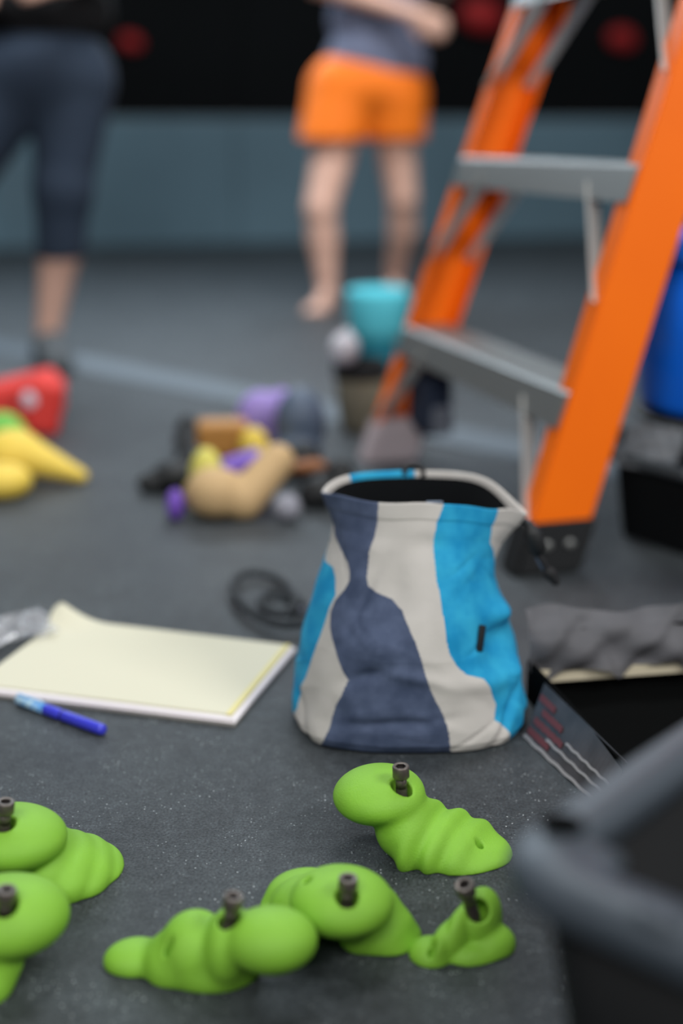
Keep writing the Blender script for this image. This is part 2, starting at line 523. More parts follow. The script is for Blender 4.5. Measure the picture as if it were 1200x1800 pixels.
green_hold('green climbing hold nearest the bottom edge, bulb right and flat tongue left', [
    ('e', (-5.1, 82.3, 4.0), (3.4, 2.9, 2.2), -0.2, 0.05),
    ('e', (-8.2, 83.6, 2.6), (1.9, 2.8, 2.9), -0.2),
    ('e', (-10.9, 84.5, 1.6), (2.7, 2.9, 3.0), -0.1),
    ('e', (-9.4, 83.9, 0.5), (3.4, 2.5, 1.8), 0.1),
    ('e', (-12.6, 84.6, 0.6), (2.2, 2.6, 2.2), 0.0),
    ('e', (-15.4, 85.3, 0.3), (2.5, 2.0, 1.4), 0.1)],
    (404, 1614), (411, 1574), 'dark bolt in the green hold nearest the bottom edge', r=.8, pins=[(297, 1658)])

green_hold('smallest green climbing hold, ridged cone beside the black tub', [
    ('e', (10.7, 88.0, 2.0), (1.55, 2.2, 2.5), -0.5),
    ('e', (9.3, 87.2, 1.3), (1.0, 2.4, 2.3), -0.6),
    ('e', (8.1, 86.6, 0.8), (0.95, 2.3, 1.75), -0.6),
    ('e', (6.8, 86.2, 0.1), (1.7, 1.7, 1.2), -0.6),
    ('e', (11.4, 87.2, 0.3), (2.0, 1.7, 1.6), 0.3),
    ('e', (10.1, 86.2, 0.1), (2.2, 1.4, 1.1), 0.3)],
    (842, 1600), (815, 1554), 'dark bolt leaning in the smallest green hold', r=.85, pins=[(760, 1661)], k=.35, h=.1, lean=-.6, depth=1.3, axis=(.1, -.75, .66), foot=(-.35, .3, -.75))

green_hold('green climbing hold at the left edge with rippled fan to the right', [
    ('e', (-27.2, 95.8, 4.5), (4.7, 4.2, 2.3), -0.2),
    ('e', (-24.4, 97.0, 1.2), (2.9, 4.3, 3.0), 0.1),
    ('e', (-23.0, 97.4, 0.7), (2.8, 4.7, 2.5), 0.15),
    ('e', (-21.9, 98.2, 0.3), (2.7, 4.6, 1.9), 0.2),
    ('e', (-21.2, 99.0, 0.0), (2.6, 3.7, 1.2), 0.3)],
    (8, 1446), (10, 1408), 'grey bolt in the green hold with the rippled fan at the left edge', k=.3)

green_hold('round green climbing hold in the bottom left corner', [
    ('e', (-24.7, 84.5, 4.5), (4.6, 4.1, 2.7), 0.2),
    ('e', (-26.0, 83.2, 2.0), (2.7, 2.8, 2.8), 0.0),
    ('e', (-26.3, 81.8, 0.6), (2.4, 2.4, 2.0), 0.0)],
    (10, 1588), (12, 1562), 'grey bolt in the round green hold in the bottom left corner')


# ------------------------------------------------------------------ chalk bag
def bag_shape(U, V):
    """U 0..1 round the bag from its right hand side anticlockwise seen from above (0.75 faces the camera), V 0..1 floor to rim; cm"""
    th = 2 * np.pi * U
    vk = np.array([0, .012, .045, .10, .24, .40, .56, .70, .79, .86, .93, 1.0])
    cx = np.interp(V, vk, [7.1, 7.1, 7.1, 7.1, 7.1, 7.3, 7.2, 7.25, 7.6, 7.9, 8.1, 8.2])
    hw = np.interp(V, vk, [11.2, 12.0, 12.4, 12.4, 11.95, 11.3, 10.1, 9.15, 8.7, 8.8, 9.5, 10.1])
    cy = np.interp(V, vk, [130.4, 130.4, 130.4, 130.4, 130.6, 131.0, 131.9, 132.8, 133.4, 133.9, 134.4, 134.8])
    hd = np.interp(V, vk, [10.1, 10.9, 11.3, 11.3, 11.0, 10.5, 9.6, 8.7, 8.1, 7.8, 7.7, 7.7])
    p = np.interp(V, vk, [2.8, 2.8, 2.6, 2.4, 2.2, 2.1, 2.1, 2.0, 1.95, 1.9, 1.8, 1.75])
    c, s = np.cos(th), np.sin(th)
    x = np.sign(c) * np.abs(c) ** (2 / p); y = np.sign(s) * np.abs(s) ** (2 / p)

    def du(u0): return (U - u0 + 0.5) % 1 - 0.5

    def g(u0, v0, su, sv, amp, slope=0.0):
        return amp * np.exp(-((du(u0) - slope * (V - v0)) / su) ** 2 - ((V - v0) / sv) ** 2)
    d = (g(.90, .42, .05, .10, -1.1) + g(.93, .56, .04, .06, 1.0) + g(.86, .30, .07, .05, .5) + g(.93, .30, .03, .09, .7)
         + g(.90, .16, .012, .14, -.5, .35) + g(.865, .08, .03, .06, .4) + g(.935, .12, .03, .07, .5) + g(.955, .04, .012, .10, -.4, -.2)
         + g(.57, .09, .015, .09, -.5, -.25) + g(.62, .05, .03, .06, .3) + g(.66, .60, .012, .12, -.35, .15)
         + g(.72, .66, .03, .10, -.5) + g(.70, .45, .035, .06, .45) + g(.76, .50, .04, .10, .3) + g(.685, .33, .02, .04, -.35, .5)
         + g(.745, .34, .03, .035, .25, -.6) + g(.73, .14, .05, .03, -.3, 1.2) + g(.80, .62, .02, .20, .35) + g(.83, .70, .03, .14, .35)
         + g(.78, .83, .05, .04, -.3) + g(.66, .82, .03, .05, .3) + g(.53, .5, .03, .2, .3))
    d = d * 1.25
    rs = np.random.RandomState(11)
    for _ in range(46):
        d = d + g(rs.uniform(.5, 1.0), rs.uniform(.04, .8), rs.uniform(.006, .02), rs.uniform(.02, .09), rs.uniform(-.16, .13), rs.uniform(-1, 1))
    d = d + 0.07 * np.sin(2 * np.pi * (9 * U + 2.2 * V)) * np.exp(-((V - .75) / .16) ** 2)
    d = d + 0.07 * np.sin(2 * np.pi * (14 * U - 4 * V) + 1.3) * np.exp(-((V - .12) / .12) ** 2)
    d = d + 0.03 * np.sin(2 * np.pi * (5 * U + 4 * V)) + 0.02 * np.sin(2 * np.pi * (11 * U - 6 * V) + 2)
    hem = np.where((V > .925), .10 * np.minimum(1, (V - .925) / .006), 0) - .10 * np.exp(-((V - .932) / .004) ** 2)
    d = d + hem
    # right hand corner of the mouth is pulled out and down by the drawcord
    pr = np.exp(-(du(0.0) / .055) ** 2) * np.clip((V - .74) / .26, 0, 1) ** 1.4
    pl = np.exp(-(du(0.5) / .05) ** 2) * np.clip((V - .80) / .2, 0, 1) ** 1.5
    x = cx + (hw + d) * x + 1.6 * pr - .15 * pl
    y = cy + (hd + d) * y
    top = 23.9 - 3.4 * np.exp(-(du(0.0) / .075) ** 2) - 1.0 * np.exp(-(du(0.5) / .07) ** 2) + .3 * np.cos(2 * th) + .55 * np.exp(-(du(.745) / .06) ** 2) - 1.0 * np.exp(-(du(.89) / .05) ** 2)
    z = V * top + 0.0
    z = np.where(V < .012, 0.05 + V * 10, z)
    return x, y, z



EDGE = {
 'a': [(0, .530), (.046, .534), (.084, .548), (.146, .5495), (.244, .572), (.343, .580), (.459, .589), (.557, .5954), (.609, .6032), (.665, .591), (.705, .574), (.717, .528), (.76, .50), (.80, .46), (1, .40)],
 'b': [(0, .633), (.012, .634), (.04, .641), (.092, .645), (.144, .645), (.194, .648), (.242, .6554), (.301, .6593), (.361, .6414), (.417, .6242), (.489, .607), (.541, .601), (.591, .6056), (.641, .622), (.681, .629), (.711, .625), (.743, .6126), (.782, .574), (.826, .539), (.88, .515), (1, .505)],
 'c': [(0, .782), (.104, .787), (.164, .7846), (.218, .779), (.289, .769), (.357, .762), (.411, .7574), (.477, .751), (.535, .7426), (.587, .733), (.627, .713), (.651, .687), (.671, .667), (.709, .663), (.80, .657), (.856, .661), (.932, .667), (1, .670)],
 'd': [(0, .893), (.012, .893), (.092, .875), (.132, .8586), (.19, .8687), (.279, .8547), (.319, .846), (.343, .8197), (.377, .807), (.429, .797), (.493, .7924), (.573, .7924), (.669, .7917), (.774, .7846), (.86, .779), (.928, .781), (.984, .789), (1, .790)],
 'e': [(0, 1.03), (.3, 1.05), (.56, 1.03), (.60, .972), (.63, .962), (.657, .9824), (.72, .985), (.782, .963), (.852, .9155), (.926, .899), (1, .900)],
 'f': [(0, 1.20), (.3, 1.28), (.6, 1.22), (1, 1.25)],
 'g': [(0, 1.53), (.6, 1.55), (.70, 1.52), (.80, 1.44), (1, 1.39)]}


def edge(k, V):
    e = np.array(EDGE[k]); return np.interp(V, e[:, 0], e[:, 1])


bag_loc = np.array([0.071, 1.305, 0.0])
bag = thing('chalk_bag', 'large chalk bag patched in cream, navy and bright blue beside the yellow pad', 'chalk bag', bag_loc)
NU, NV = 720, 330
uu = np.arange(NU) / NU
rows = []
vrow = [0.0, .004] + list(np.linspace(.012, 1.0, NV))
for v in vrow:
    rows.append(np.stack(bag_shape(uu, np.full(NU, v)), 1))
cc = lambda q, f: np.concatenate([(q[:, :2] - q[:, :2].mean(0)) * f + q[:, :2].mean(0), q[:, 2:]], 1)
q = rows[-1]
rows.append(cc(q, .985) + [0, 0, .10]); rows.append(cc(q, .965) + [0, 0, .02]); rows.append(cc(q, .955) - [0, 0, .25]); rows.append(cc(q, .945) - [0, 0, .75])
VV = np.array(vrow + [1.0, 1.0, 1.0, 1.0])
P = np.concatenate(rows) / 100 - bag_loc
nr = len(rows)
r_, i_ = np.meshgrid(np.arange(nr - 1), np.arange(NU), indexing='ij')
r_, i_ = r_.ravel(), i_.ravel(); j_ = (i_ + 1) % NU
quads = np.stack([r_ * NU + i_, r_ * NU + j_, (r_ + 1) * NU + j_, (r_ + 1) * NU + i_], 1)
vm = (VV[r_] + VV[r_ + 1]) / 2; um = (i_ + .5) / NU
E_ = {k: edge(k, vm) for k in EDGE}
uw = np.where(um < np.minimum(E_['a'], .45), um + 1, um)
uw = np.where((um < .45) | (um < E_['g'] - 1), um + 1, um)
cls = np.zeros(len(quads), int)
cls[(uw < E_['b'])] = 1                                   # narrow cream panel on the left
cls[(uw < E_['a'])] = 0
cls[(uw >= E_['b']) & (uw < E_['c'])] = 2                 # navy
cls[(uw >= E_['c']) & (uw < E_['d'])] = 3                 # middle cream
cls[(uw >= E_['d']) & (uw < E_['e'])] = 4                 # right blue
cls[(uw >= E_['e']) & (uw < E_['f'])] = 5                 # cream round the back
cls[(uw >= E_['f']) & (uw < E_['g'])] = 0                 # blue from the back to the left
cls[(uw >= E_['g'])] = 1
for kk, mm in enumerate((M_blue, M_cream, M_navy, M_cream, M_blue, M_cream)):
    Q = quads[cls == kk]
    ids, inv = np.unique(Q, return_inverse=True)
    me = mesh(P[ids], inv.reshape(-1, 4))
    obj('panel', me, mm, bag)
base = mesh(P[:NU], [tuple(reversed(range(NU)))]); obj('base', base, M_navy, bag, False)
rws = [cc(np.stack(bag_shape(uu[::4], np.full(NU // 4, v)), 1), f) for v, f in ((.975, .945), (.94, .92), (.8, .86), (.6, .82), (.4, .82), (.2, .82), (.06, .80), (.05, .5), (.05, .02))]
n4 = NU // 4
LP = np.concatenate(rws) / 100 - bag_loc
lf = [(k * n4 + (i + 1) % n4, k * n4 + i, (k + 1) * n4 + i, (k + 1) * n4 + (i + 1) % n4) for k in range(len(rws) - 1) for i in range(n4)]
obj('lining', mesh(LP, lf), M_black, bag)


def on_bag(u, v, off=0.0):
    x, y, z = [float(t) for t in bag_shape(np.array([u % 1.0]), np.array([v]))]
    return Vector((x / 100, y / 100, z / 100)) - Vector(bag_loc) + Vector((math.cos(2 * math.pi * u), math.sin(2 * math.pi * u), 0)) * off


# folded black label on the right blue panel, cord loop at the back of the mouth, drawcord with lock
p = on_bag(.861, .471)
tu = (on_bag(.866, .471) - on_bag(.856, .471)).normalized(); tv = (on_bag(.861, .50) - on_bag(.861, .44)).normalized()
tn = tu.cross(tv).normalized(); tv = tn.cross(tu)
RT = Matrix((tu, -tn, tv)).transposed() @ Matrix.Rotation(.22, 3, 'Y')
obj('tag', box_me(.0090, .0040, .027, .001, p + tn * .0022, RT), M_cord, bag)
p = on_bag(.252, 1.0)
obj('cord_loop', tube_me(smooth_path([p + Vector((-.011, -.004, -.004)), p + Vector((-.009, 0, .003)), p + Vector((0, .002, .006)), p + Vector((.009, 0, .002)), p + Vector((.011, -.004, -.006))]), .0036, 10), M_cord, bag)
p = on_bag(.775, 1.0)
obj('rim_eyelet', box_me(.017, .004, .0022, .0008, p + Vector((0, .003, .0015))), M_slate, bag)
c0 = on_bag(0.0, .985)
cp = [c0 + Vector(t) for t in ((-.004, 0, -.002), (.004, -.004, -.010), (.009, -.006, -.022), (.012, -.006, -.036), (.020, -.008, -.048), (.026, -.008, -.060))]
cord = obj('drawcord', tube_me(smooth_path(cp), .0032, 8), M_cord, bag)
cp2 = [q + Vector((.006 * math.sin(i * 1.1), .003, .001)) for i, q in enumerate(cp)]
obj('strand', tube_me(smooth_path(cp2), .0016, 8), M_slate, cord)
kb = lathe_me([(0, -.011), (.005, -.011), (.0075, -.008), (.0075, .004), (.0055, .008), (.0035, .009), (.0035, .012), (0, .012)], 20)
lk = obj('cord_lock', kb, M_rubber, bag); lk.location = cp[2]; lk.rotation_euler = (0, -.35, 0); lk.scale = (1.35, 1.35, 1.6)
kn = obj('cord_end', sdf_mesh([('c', (0, 0, 0), (.8, 0, -1.0), .6, .5), ('e', (.2, .2, -.2), (.8, .7, .6), 0)], .12, .3), M_cord, bag); kn.location = cp[5]

# ------------------------------------------------------------------ yellow pad and pen
PA, PB, PC = Vector((-.356, 1.549, 0)), Vector((-.062, 1.467, 0)), Vector((-.130, 1.275, 0))
ex = (PB - PA).normalized(); LX = (PB - PA).length; ey = Vector((ex.y, -ex.x, 0)); LY = (PC - PB).length   # ey runs towards the camera


def pad_material():
    m = mat('yellow_ruled_paper', (217, 213, 190), 0.75, spec=0.25)
    nt = m.node_tree; p = nt.nodes['Principled BSDF']
    tc = nt.nodes.new('ShaderNodeTexCoord'); sx = nt.nodes.new('ShaderNodeSeparateXYZ'); nt.links.new(tc.outputs['Object'], sx.inputs[0])
    mu = nt.nodes.new('ShaderNodeMath'); mu.operation = 'MULTIPLY'; mu.inputs[1].default_value = 1 / .0087; nt.links.new(sx.outputs[0], mu.inputs[0])
    fr = nt.nodes.new('ShaderNodeMath'); fr.operation = 'FRACT'; nt.links.new(mu.outputs[0], fr.inputs[0])
    lt = nt.nodes.new('ShaderNodeMath'); lt.operation = 'LESS_THAN'; lt.inputs[1].default_value = .06; nt.links.new(fr.outputs[0], lt.inputs[0])
    mx = nt.nodes.new('ShaderNodeMixRGB'); mx.inputs[1].default_value = lin((217, 213, 190)); mx.inputs[2].default_value = lin((206, 210, 190))
    nt.links.new(lt.outputs[0], mx.inputs[0]); nt.links.new(mx.outputs[0], p.inputs['Base Color'])
    return m


M_pad = pad_material(); M_paper = mat('white_paper', (236, 230, 232), 0.8, spec=0.2); M_binding = mat('pale_yellow_binding', (224, 214, 150), 0.8)
M_card = mat('grey_card', (120, 118, 112), 0.9)
pad = thing('writing_pad', 'yellow lined writing pad lying on the black floor left of the chalk bag', 'notepad', PA, math.atan2(ex.y, ex.x))


def slab(x0, x1, y0, y1, z0, z1):
    return box_me(x1 - x0, y1 - y0, z1 - z0, 0.0004, ((x0 + x1) / 2, -(y0 + y1) / 2, (z0 + z1) / 2))


obj('backing_card', slab(-.002, LX + .008, -.002, LY + .010, 0, .0012), M_card, pad, False)
for i in range(7):                                      # loose white leaves under the yellow ones
    dx, dy = random.uniform(-.0015, .0015), random.uniform(-.0015, .0015)
    obj('white_sheet', slab(0, LX + .0065 + dx, 0, LY + .0085 + dy, .0012 + i * .0009, .0020 + i * .0009), M_paper, pad, False)
# yellow leaves: a grid with a lifted curl at the far left corner
for li, (zz, off) in enumerate(((.0076, 0.0), (.0086, -.001))):
    nx, ny = 60, 44; vs, fs = [], []
    for side in (0, 1):
        for j in range(ny + 1):
            for i in range(nx + 1):
                x, y = (LX + off) * i / nx, (LY + off) * j / ny
                t = max(0, 1 - math.hypot(x - .012, y * 1.1) / .055) if li else 0
                z = zz + .0008 * side + .020 * t ** 2 + .0006 * math.sin(x * 21 + 1) * math.sin(y * 17)
                if li: z += .004 * max(0, 1 - y / .03) * max(0, 1 - x / .30)
                vs.append((x - .010 * t * li, -y + .006 * t * li, z))
    N1 = (nx + 1) * (ny + 1)
    for j in range(ny):
        for i in range(nx):
            a = j * (nx + 1) + i; q = (a, a + 1, a + nx + 2, a + nx + 1)
            fs.append(q); fs.append(tuple(N1 + t for t in reversed(q)))
    rim = [i for i in range(nx + 1)] + [j * (nx + 1) + nx for j in range(1, ny + 1)] + [ny * (nx + 1) + i for i in range(nx - 1, -1, -1)] + [j * (nx + 1) for j in range(ny - 1, 0, -1)]
    for i in range(len(rim)):
        a, b = rim[i], rim[(i + 1) % len(rim)]; fs.append((a, a + N1, b + N1, b))
    obj('yellow_sheet', mesh(vs, fs), M_pad, pad, False)
obj('binding_strip', slab(LX - .006, LX + .001, -.0005, LY + .0005, .0086, .0102), M_binding, pad, False)

M_pen = mat('blue_pen_plastic', (62, 66, 206), 0.3); M_penp = mat('printed_cyan_plastic', (60, 150, 226), 0.35, var=.3, vscale=120, rgb2=(196, 226, 236)); M_pend = mat('dark_blue_plastic', (20, 24, 110), 0.4)
p0, p1 = G(30, 1228, .006), G(183, 1284, .006)
ln = (p1 - p0).length
pen = thing('pen', 'blue capped pen lying in front of the yellow pad', 'pen', p0, math.atan2((p1 - p0).y, (p1 - p0).x))
RY = Matrix.Rotation(math.pi / 2, 4, 'Y')


def penpart(name, prof, m):
    me = lathe_me(prof, 24); me.transform(RY); return obj(name, me, m, pen)


penpart('printed_cap', [(0, 0), (.0042, .0006), (.0056, .003), (.0058, ln * .34)], M_penp)
penpart('grip', [(.0057, ln * .34), (.0059, ln * .36), (.0059, ln * .525), (.0055, ln * .53)], M_pen)
penpart('joint_ring', [(.0052, ln * .528), (.0055, ln * .530), (.0055, ln * .548), (.0052, ln * .55)], M_pend)
penpart('barrel', [(.0056, ln * .548), (.0060, ln * .56), (.0060, ln - .006), (.0052, ln - .001), (.003, ln), (0, ln)], M_pen)
obj('clip', box_me(.040, .0028, .0014, .0005, (.022, 0, .0066)), M_penp, pen)

# crumpled film and a torn white tag at the left edge beside the pad
M_film = mat('clear_film', (186, 186, 190), 0.25, spec=.6, alpha=.45)
M_tagw = mat('white_tag', (238, 238, 240), 0.6)


def crumple(name, w, d, amp, seed, m, parent=None, nx=26, ny=18, freq=60):
    rnd = random.Random(seed); ph = [(rnd.uniform(-1, 1), rnd.uniform(-1, 1), rnd.uniform(0, 6)) for _ in range(7)]
    vs, fs = [], []
    for j in range(ny + 1):
        for i in range(nx + 1):
            x, y = w * (i / nx - .5), d * (j / ny - .5)
            z = sum(abs(math.sin(freq * (a * x + b * y) * (1 + k * .35) + c)) / (1 + k * .5) for k, (a, b, c) in enumerate(ph)) * amp / 3
            vs.append((x + rnd.uniform(-1, 1) * w / nx * .3, y + rnd.uniform(-1, 1) * d / ny * .3, z + .0008))
    for j in range(ny):
        for i in range(nx):
            a = j * (nx + 1) + i; fs.append((a, a + 1, a + nx + 2, a + nx + 1))
    return obj(name, mesh(vs, fs), m, parent, False)


pf = G(30, 1125)
scrap = thing('plastic_scrap', 'crumpled clear plastic scrap with white tag left of the yellow pad', 'plastic wrap', pf, .5)
crumple('film', .085, .08, .022, 3, M_film, scrap)
obj('white_tag', box_me(.030, .012, .0015, .0004, (-.026, .020, .018), Matrix.Rotation(.5, 3, 'Y')), M_tagw, scrap, False)
obj('white_tag', box_me(.030, .010, .0015, .0004, (-.022, -.030, .014), Matrix.Rotation(-.4, 3, 'Y')), M_tagw, scrap, False)

# dark strap heap behind the pad
ps = G(478, 1066)
strap = thing('waist_strap', 'dark coiled strap with a small grey buckle between pad and chalk bag', 'strap', ps, .3)
path = []
for i in range(46):
    t = i / 45 * 4.1 * math.pi; r = .030 + .022 * math.sin(t * .53)
    path.append((r * 1.05 * math.cos(t) + .010 * math.sin(t * .4), r * 2.4 * math.sin(t), .006 + .004 * (i / 45) + .006 * max(0, math.sin(t * .5))))
M_strap = mat('charcoal_webbing', (44, 48, 52), 0.9, bump=.4, bscale=700)
obj('webbing', tube_me(path, .0055, 8), M_strap, strap)
obj('buckle', box_me(.030, .022, .008, .003, (.043, -.040, .006), Matrix.Rotation(.6, 3, 'Z')), mat('grey_buckle', (120, 124, 138), .5), strap)

# ------------------------------------------------------------------ step ladder
LXY = Vector((.2444, 1.7411, 0)); YAW, LW, TAP, LEAN = .2903, .7301, .0634, math.tan(.31)
le = Vector((-math.sin(YAW), math.cos(YAW), 0)); lb = Vector((math.cos(YAW), math.sin(YAW), 0)); lz = Vector((0, 0, 1))
LC = LXY + le * LW / 2
lad = thing('step_ladder', 'orange fibreglass step ladder with aluminium steps beside the blue bucket', 'ladder', LC)
LTOP = 2.05


def rail_pt(s, h, back=0.0, inn=0.0):
    """point on the front outer corner line of a front rail (s=-1 near, +1 far), relative to the ladder base"""
    return le * (s * (LW / 2 - TAP * h - inn)) + lb * (LEAN * h + back) + lz * h


def rail(s, name, h0, h1, dep, flange, th, fn, parent):
    sec = [(0, 0), (dep, 0), (dep, flange), (dep - th, flange), (dep - th, th), (th, th), (th, flange), (0, flange)]
    vs = [fn(s, h, b, i) for h in (h0, h1) for b, i in sec]; n = len(sec)
    fs = [(i, (i + 1) % n, n + (i + 1) % n, n + i) for i in range(n)] + [tuple(reversed(range(n))), tuple(range(n, 2 * n))]
    if s < 0: fs = [tuple(reversed(f)) for f in fs]
    me = mesh(vs, fs)
    bm = bmesh.new(); bm.from_mesh(me); bmesh.ops.recalc_face_normals(bm, faces=bm.faces); bmesh.ops.bevel(bm, geom=list(bm.edges), offset=.0015, segments=2, affect='EDGES'); bm.to_mesh(me); bm.free()
    return obj(name, me, M_orange, parent, False)


def back_pt(s, h, back=0.0, inn=0.0):
    t = h / LTOP
    return le * (s * (LW / 2 + .02 - TAP * h - inn)) + lb * (LEAN * LTOP + .12 + (1 - t) * .62 - back) + lz * h


for s in (-1, 1):
    rail(s, 'front_rail', .075, LTOP, .092, .040, .005, rail_pt, lad)
    rail(s, 'rear_rail', .06, LTOP, .06, .03, .005, back_pt, lad)
    m = M_rubber if s < 0 else M_palefoot
    lo = [rail_pt(s, h, b, i) for h in (0, .082) for b, i in ((-.006, -.006), (.100, -.006), (.100, .050), (-.006, .050))]
    ft = mesh(lo, [(3, 2, 1, 0), (4, 5, 6, 7), (0, 1, 5, 4), (1, 2, 6, 5), (2, 3, 7, 6), (3, 0, 4, 7)])
    bm = bmesh.new(); bm.from_mesh(ft); bmesh.ops.recalc_face_normals(bm, faces=bm.faces); bmesh.ops.bevel(bm, geom=list(bm.edges), offset=.006, segments=2, affect='EDGES'); bm.to_mesh(ft); bm.free()
    fo = obj('foot', ft, m, lad, False)
    for bb in (.03, .065):
        rv = lathe_me([(0, -.004), (.007, -.004), (.007, .002), (.004, .004), (0, .004)], 16)
        r = obj('rivet', rv, M_alu, fo); r.location = rail_pt(s, .045, bb, -.0075); r.rotation_euler = (math.pi / 2, 0, YAW)
    lo = [back_pt(s, h, b, i) for h in (0, .065) for b, i in ((-.005, -.005), (.066, -.005), (.066, .036), (-.005, .036))]
    ft = mesh(lo, [(3, 2, 1, 0), (4, 5, 6, 7), (0, 1, 5, 4), (1, 2, 6, 5), (2, 3, 7, 6), (3, 0, 4, 7)])
    bm = bmesh.new(); bm.from_mesh(ft); bmesh.ops.recalc_face_normals(bm, faces=bm.faces); bm.to_mesh(ft); bm.free()
    obj('foot', ft, M_rubber, lad, False)
SH = [.256 + .304 * k for k in range(6)]
for h in SH:
    hw_ = LW / 2 - TAP * h - .006
    prof = [(-.004, -.050), (-.004, -.004), (0, 0), (.012, 0), (.013, -.002), (.018, -.002), (.019, 0), (.034, 0), (.035, -.002), (.040, -.002), (.041, 0), (.056, 0), (.057, -.002), (.062, -.002), (.063, 0), (.084, 0), (.088, -.004), (.088, -.040), (.085, -.040), (.085, -.006), (0, -.006), (-.001, -.050)]
    cpt = lb * (LEAN * h) + lz * h
    vs = [cpt + le * (e * hw_) + lb * (b + LEAN * z) + lz * z for e in (-1, 1) for b, z in prof]; n = len(prof)
    fs = [(i, (i + 1) % n, n + (i + 1) % n, n + i) for i in range(n)] + [tuple(reversed(range(n))), tuple(range(n, 2 * n))]
    me = mesh(vs, fs); bm = bmesh.new(); bm.from_mesh(me); bmesh.ops.recalc_face_normals(bm, faces=bm.faces); bm.to_mesh(me); bm.free()
    so = obj('step', me, M_alu, lad, False)
    for s in (-1, 1):
        for b in (.004, .080):
            A = rail_pt(s, h - .030, b, .135); B = rail_pt(s, h - .185, b, .012)
            obj('knee_brace', beam_me(A, B, .022, .004, up=le, bev=.001), M_brace, so, False)
for k in range(5):
    h = .35 + .35 * k
    obj('rear_bar', beam_me(back_pt(-1, h, .02, .01), back_pt(1, h, .02, .01), .025, .025), M_alu, lad, False)
ct = (rail_pt(-1, LTOP) + rail_pt(1, LTOP) + back_pt(-1, LTOP) + back_pt(1, LTOP)) / 4
obj('top_cap', box_me(.26, LW - 2 * TAP * LTOP + .08, .06, .012, ct, Matrix.Rotation(YAW, 3, 'Z')), M_orange, lad)
for s in (-1, 1):
    obj('spreader', beam_me(rail_pt(s, 1.0, .05, .045), back_pt(s, 1.0, .03, .04), .004, .024), M_alu, lad, False)

# pouch hanging under the lowest step, at the far rail
hp = LC + rail_pt(1, SH[0] - .045, .042, .058)
pouch = thing('tool_pouch', 'navy cloth pouch hanging under the lowest ladder step', 'pouch', hp - lz * .15, YAW)
M_navycloth = mat('dark_navy_cloth', (36, 46, 66), .9)
obj('body', sdf_mesh([('b', (0, -1, 6.2), (1.2, 4.2, 3.8), 1.4, 0, 0), ('e', (0, -1, 3.2), (3.0, 5.6, 3.6), 0)], .35, 1.2), M_navycloth, pouch)
obj('pocket', sdf_mesh([('b', (.4, -5.6, 3.6), (1.2, 1.2, 1.8), .8, 0, 0)], .35, .6), mat('grey_cloth', (108, 112, 122), .9), pouch)
obj('hanging_loop', tube_me(smooth_path([(0, .01, .11), (0, 0, .135), (0, -.02, .142), (0, -.04, .135), (0, -.05, .11)]), .004, 8), M_cord, pouch)

# ------------------------------------------------------------------ buckets on the right
bx_, by_ = .600, 1.980
bn = thing('floor_bin', 'low black eight-sided bin standing on the floor behind the ladder foot', 'bin', (bx_, by_, 0), .2)


def poly_lathe(prof, n, bev=0.0):
    me = lathe_me(prof, n)
    return me


obj('body', poly_lathe([(.165, 0), (.185, .125), (.176, .125), (.158, .008)], 8), M_blackp, bn, False)
obj('rim', poly_lathe([(.178, .122), (.197, .122), (.200, .128), (.197, .138), (.180, .138), (.176, .130), (.178, .122)], 8), M_greyp, bn, False)
gb = thing('grey_bucket', 'dark grey bucket set inside the black bin under the blue bucket', 'bucket', (bx_, by_ + .005, .008))
obj('body', lathe_me([(.115, 0), (.140, .175), (.146, .175), (.146, .182), (.132, .182), (.112, .006), (0, .006)], 40), M_greyp, gb)
obj('lid', lathe_me([(.0, .174), (.131, .174), (.137, .178), (.137, .1845), (.0, .1845)], 40), M_blackp, gb)
fo = crumple('film_sleeve', .10, .07, .012, 9, mat('hazy_film', (160, 166, 172), .3, alpha=.55), gb)
fo.location = (-.135, -.085, .140); fo.rotation_euler = (1.1, 0, -.8)
bb = thing('blue_bucket', 'tall blue plastic bucket stacked on the grey bucket right of the ladder', 'bucket', (bx_, by_ + .005, .193))
obj('body', lathe_me([(0, 0), (.118, 0), (.134, .006), (.140, .020), (.146, .120), (.154, .235), (.150, .235), (.142, .120), (.134, .02), (0, .012)], 48), M_bluep, bb)
obj('rim', lathe_me([(.150, .228), (.162, .228), (.164, .236), (.162, .262), (.152, .265), (.149, .258), (.150, .228)], 48), M_bluep, bb)
obj('handle', tube_me([(.163 * math.cos(t), .163 * math.sin(t) * 1.0, .240 - .05 * math.sin(t)) for t in [math.pi * i / 24 for i in range(25)]], .003, 8), M_alu, bb)

# ------------------------------------------------------------------ open carton behind the bag
ca = thing('open_carton', 'low open carton wrapped in clear plastic with red print right of the chalk bag', 'box', (.30, 1.24, 0))
CO = Vector((.30, 1.24, 0))
fl_, bl_, br_, fr_ = Vector((.262, 1.09, 0)), Vector((.208, 1.335, 0)), Vector((.50, 1.385, 0)), Vector((.535, 1.12, 0))
M_carton = mat('shaded_black_card', (7, 8, 8), .95, spec=.05); M_wrap = mat('grey_poly_film', (92, 92, 96), .6, spec=.3, var=.15, vscale=14, alpha=.85); M_flap = mat('dark_poly_film', (70, 68, 72), .4, spec=.5, var=.2, vscale=40)  # carton's near-black colour holds the shade of its deep inside
M_creamc = mat('cream_card_edge', (206, 196, 170), .8); M_print = mat('red_print', (104, 54, 58), .6); M_zip = mat('white_zip_track', (158, 156, 158), .4)


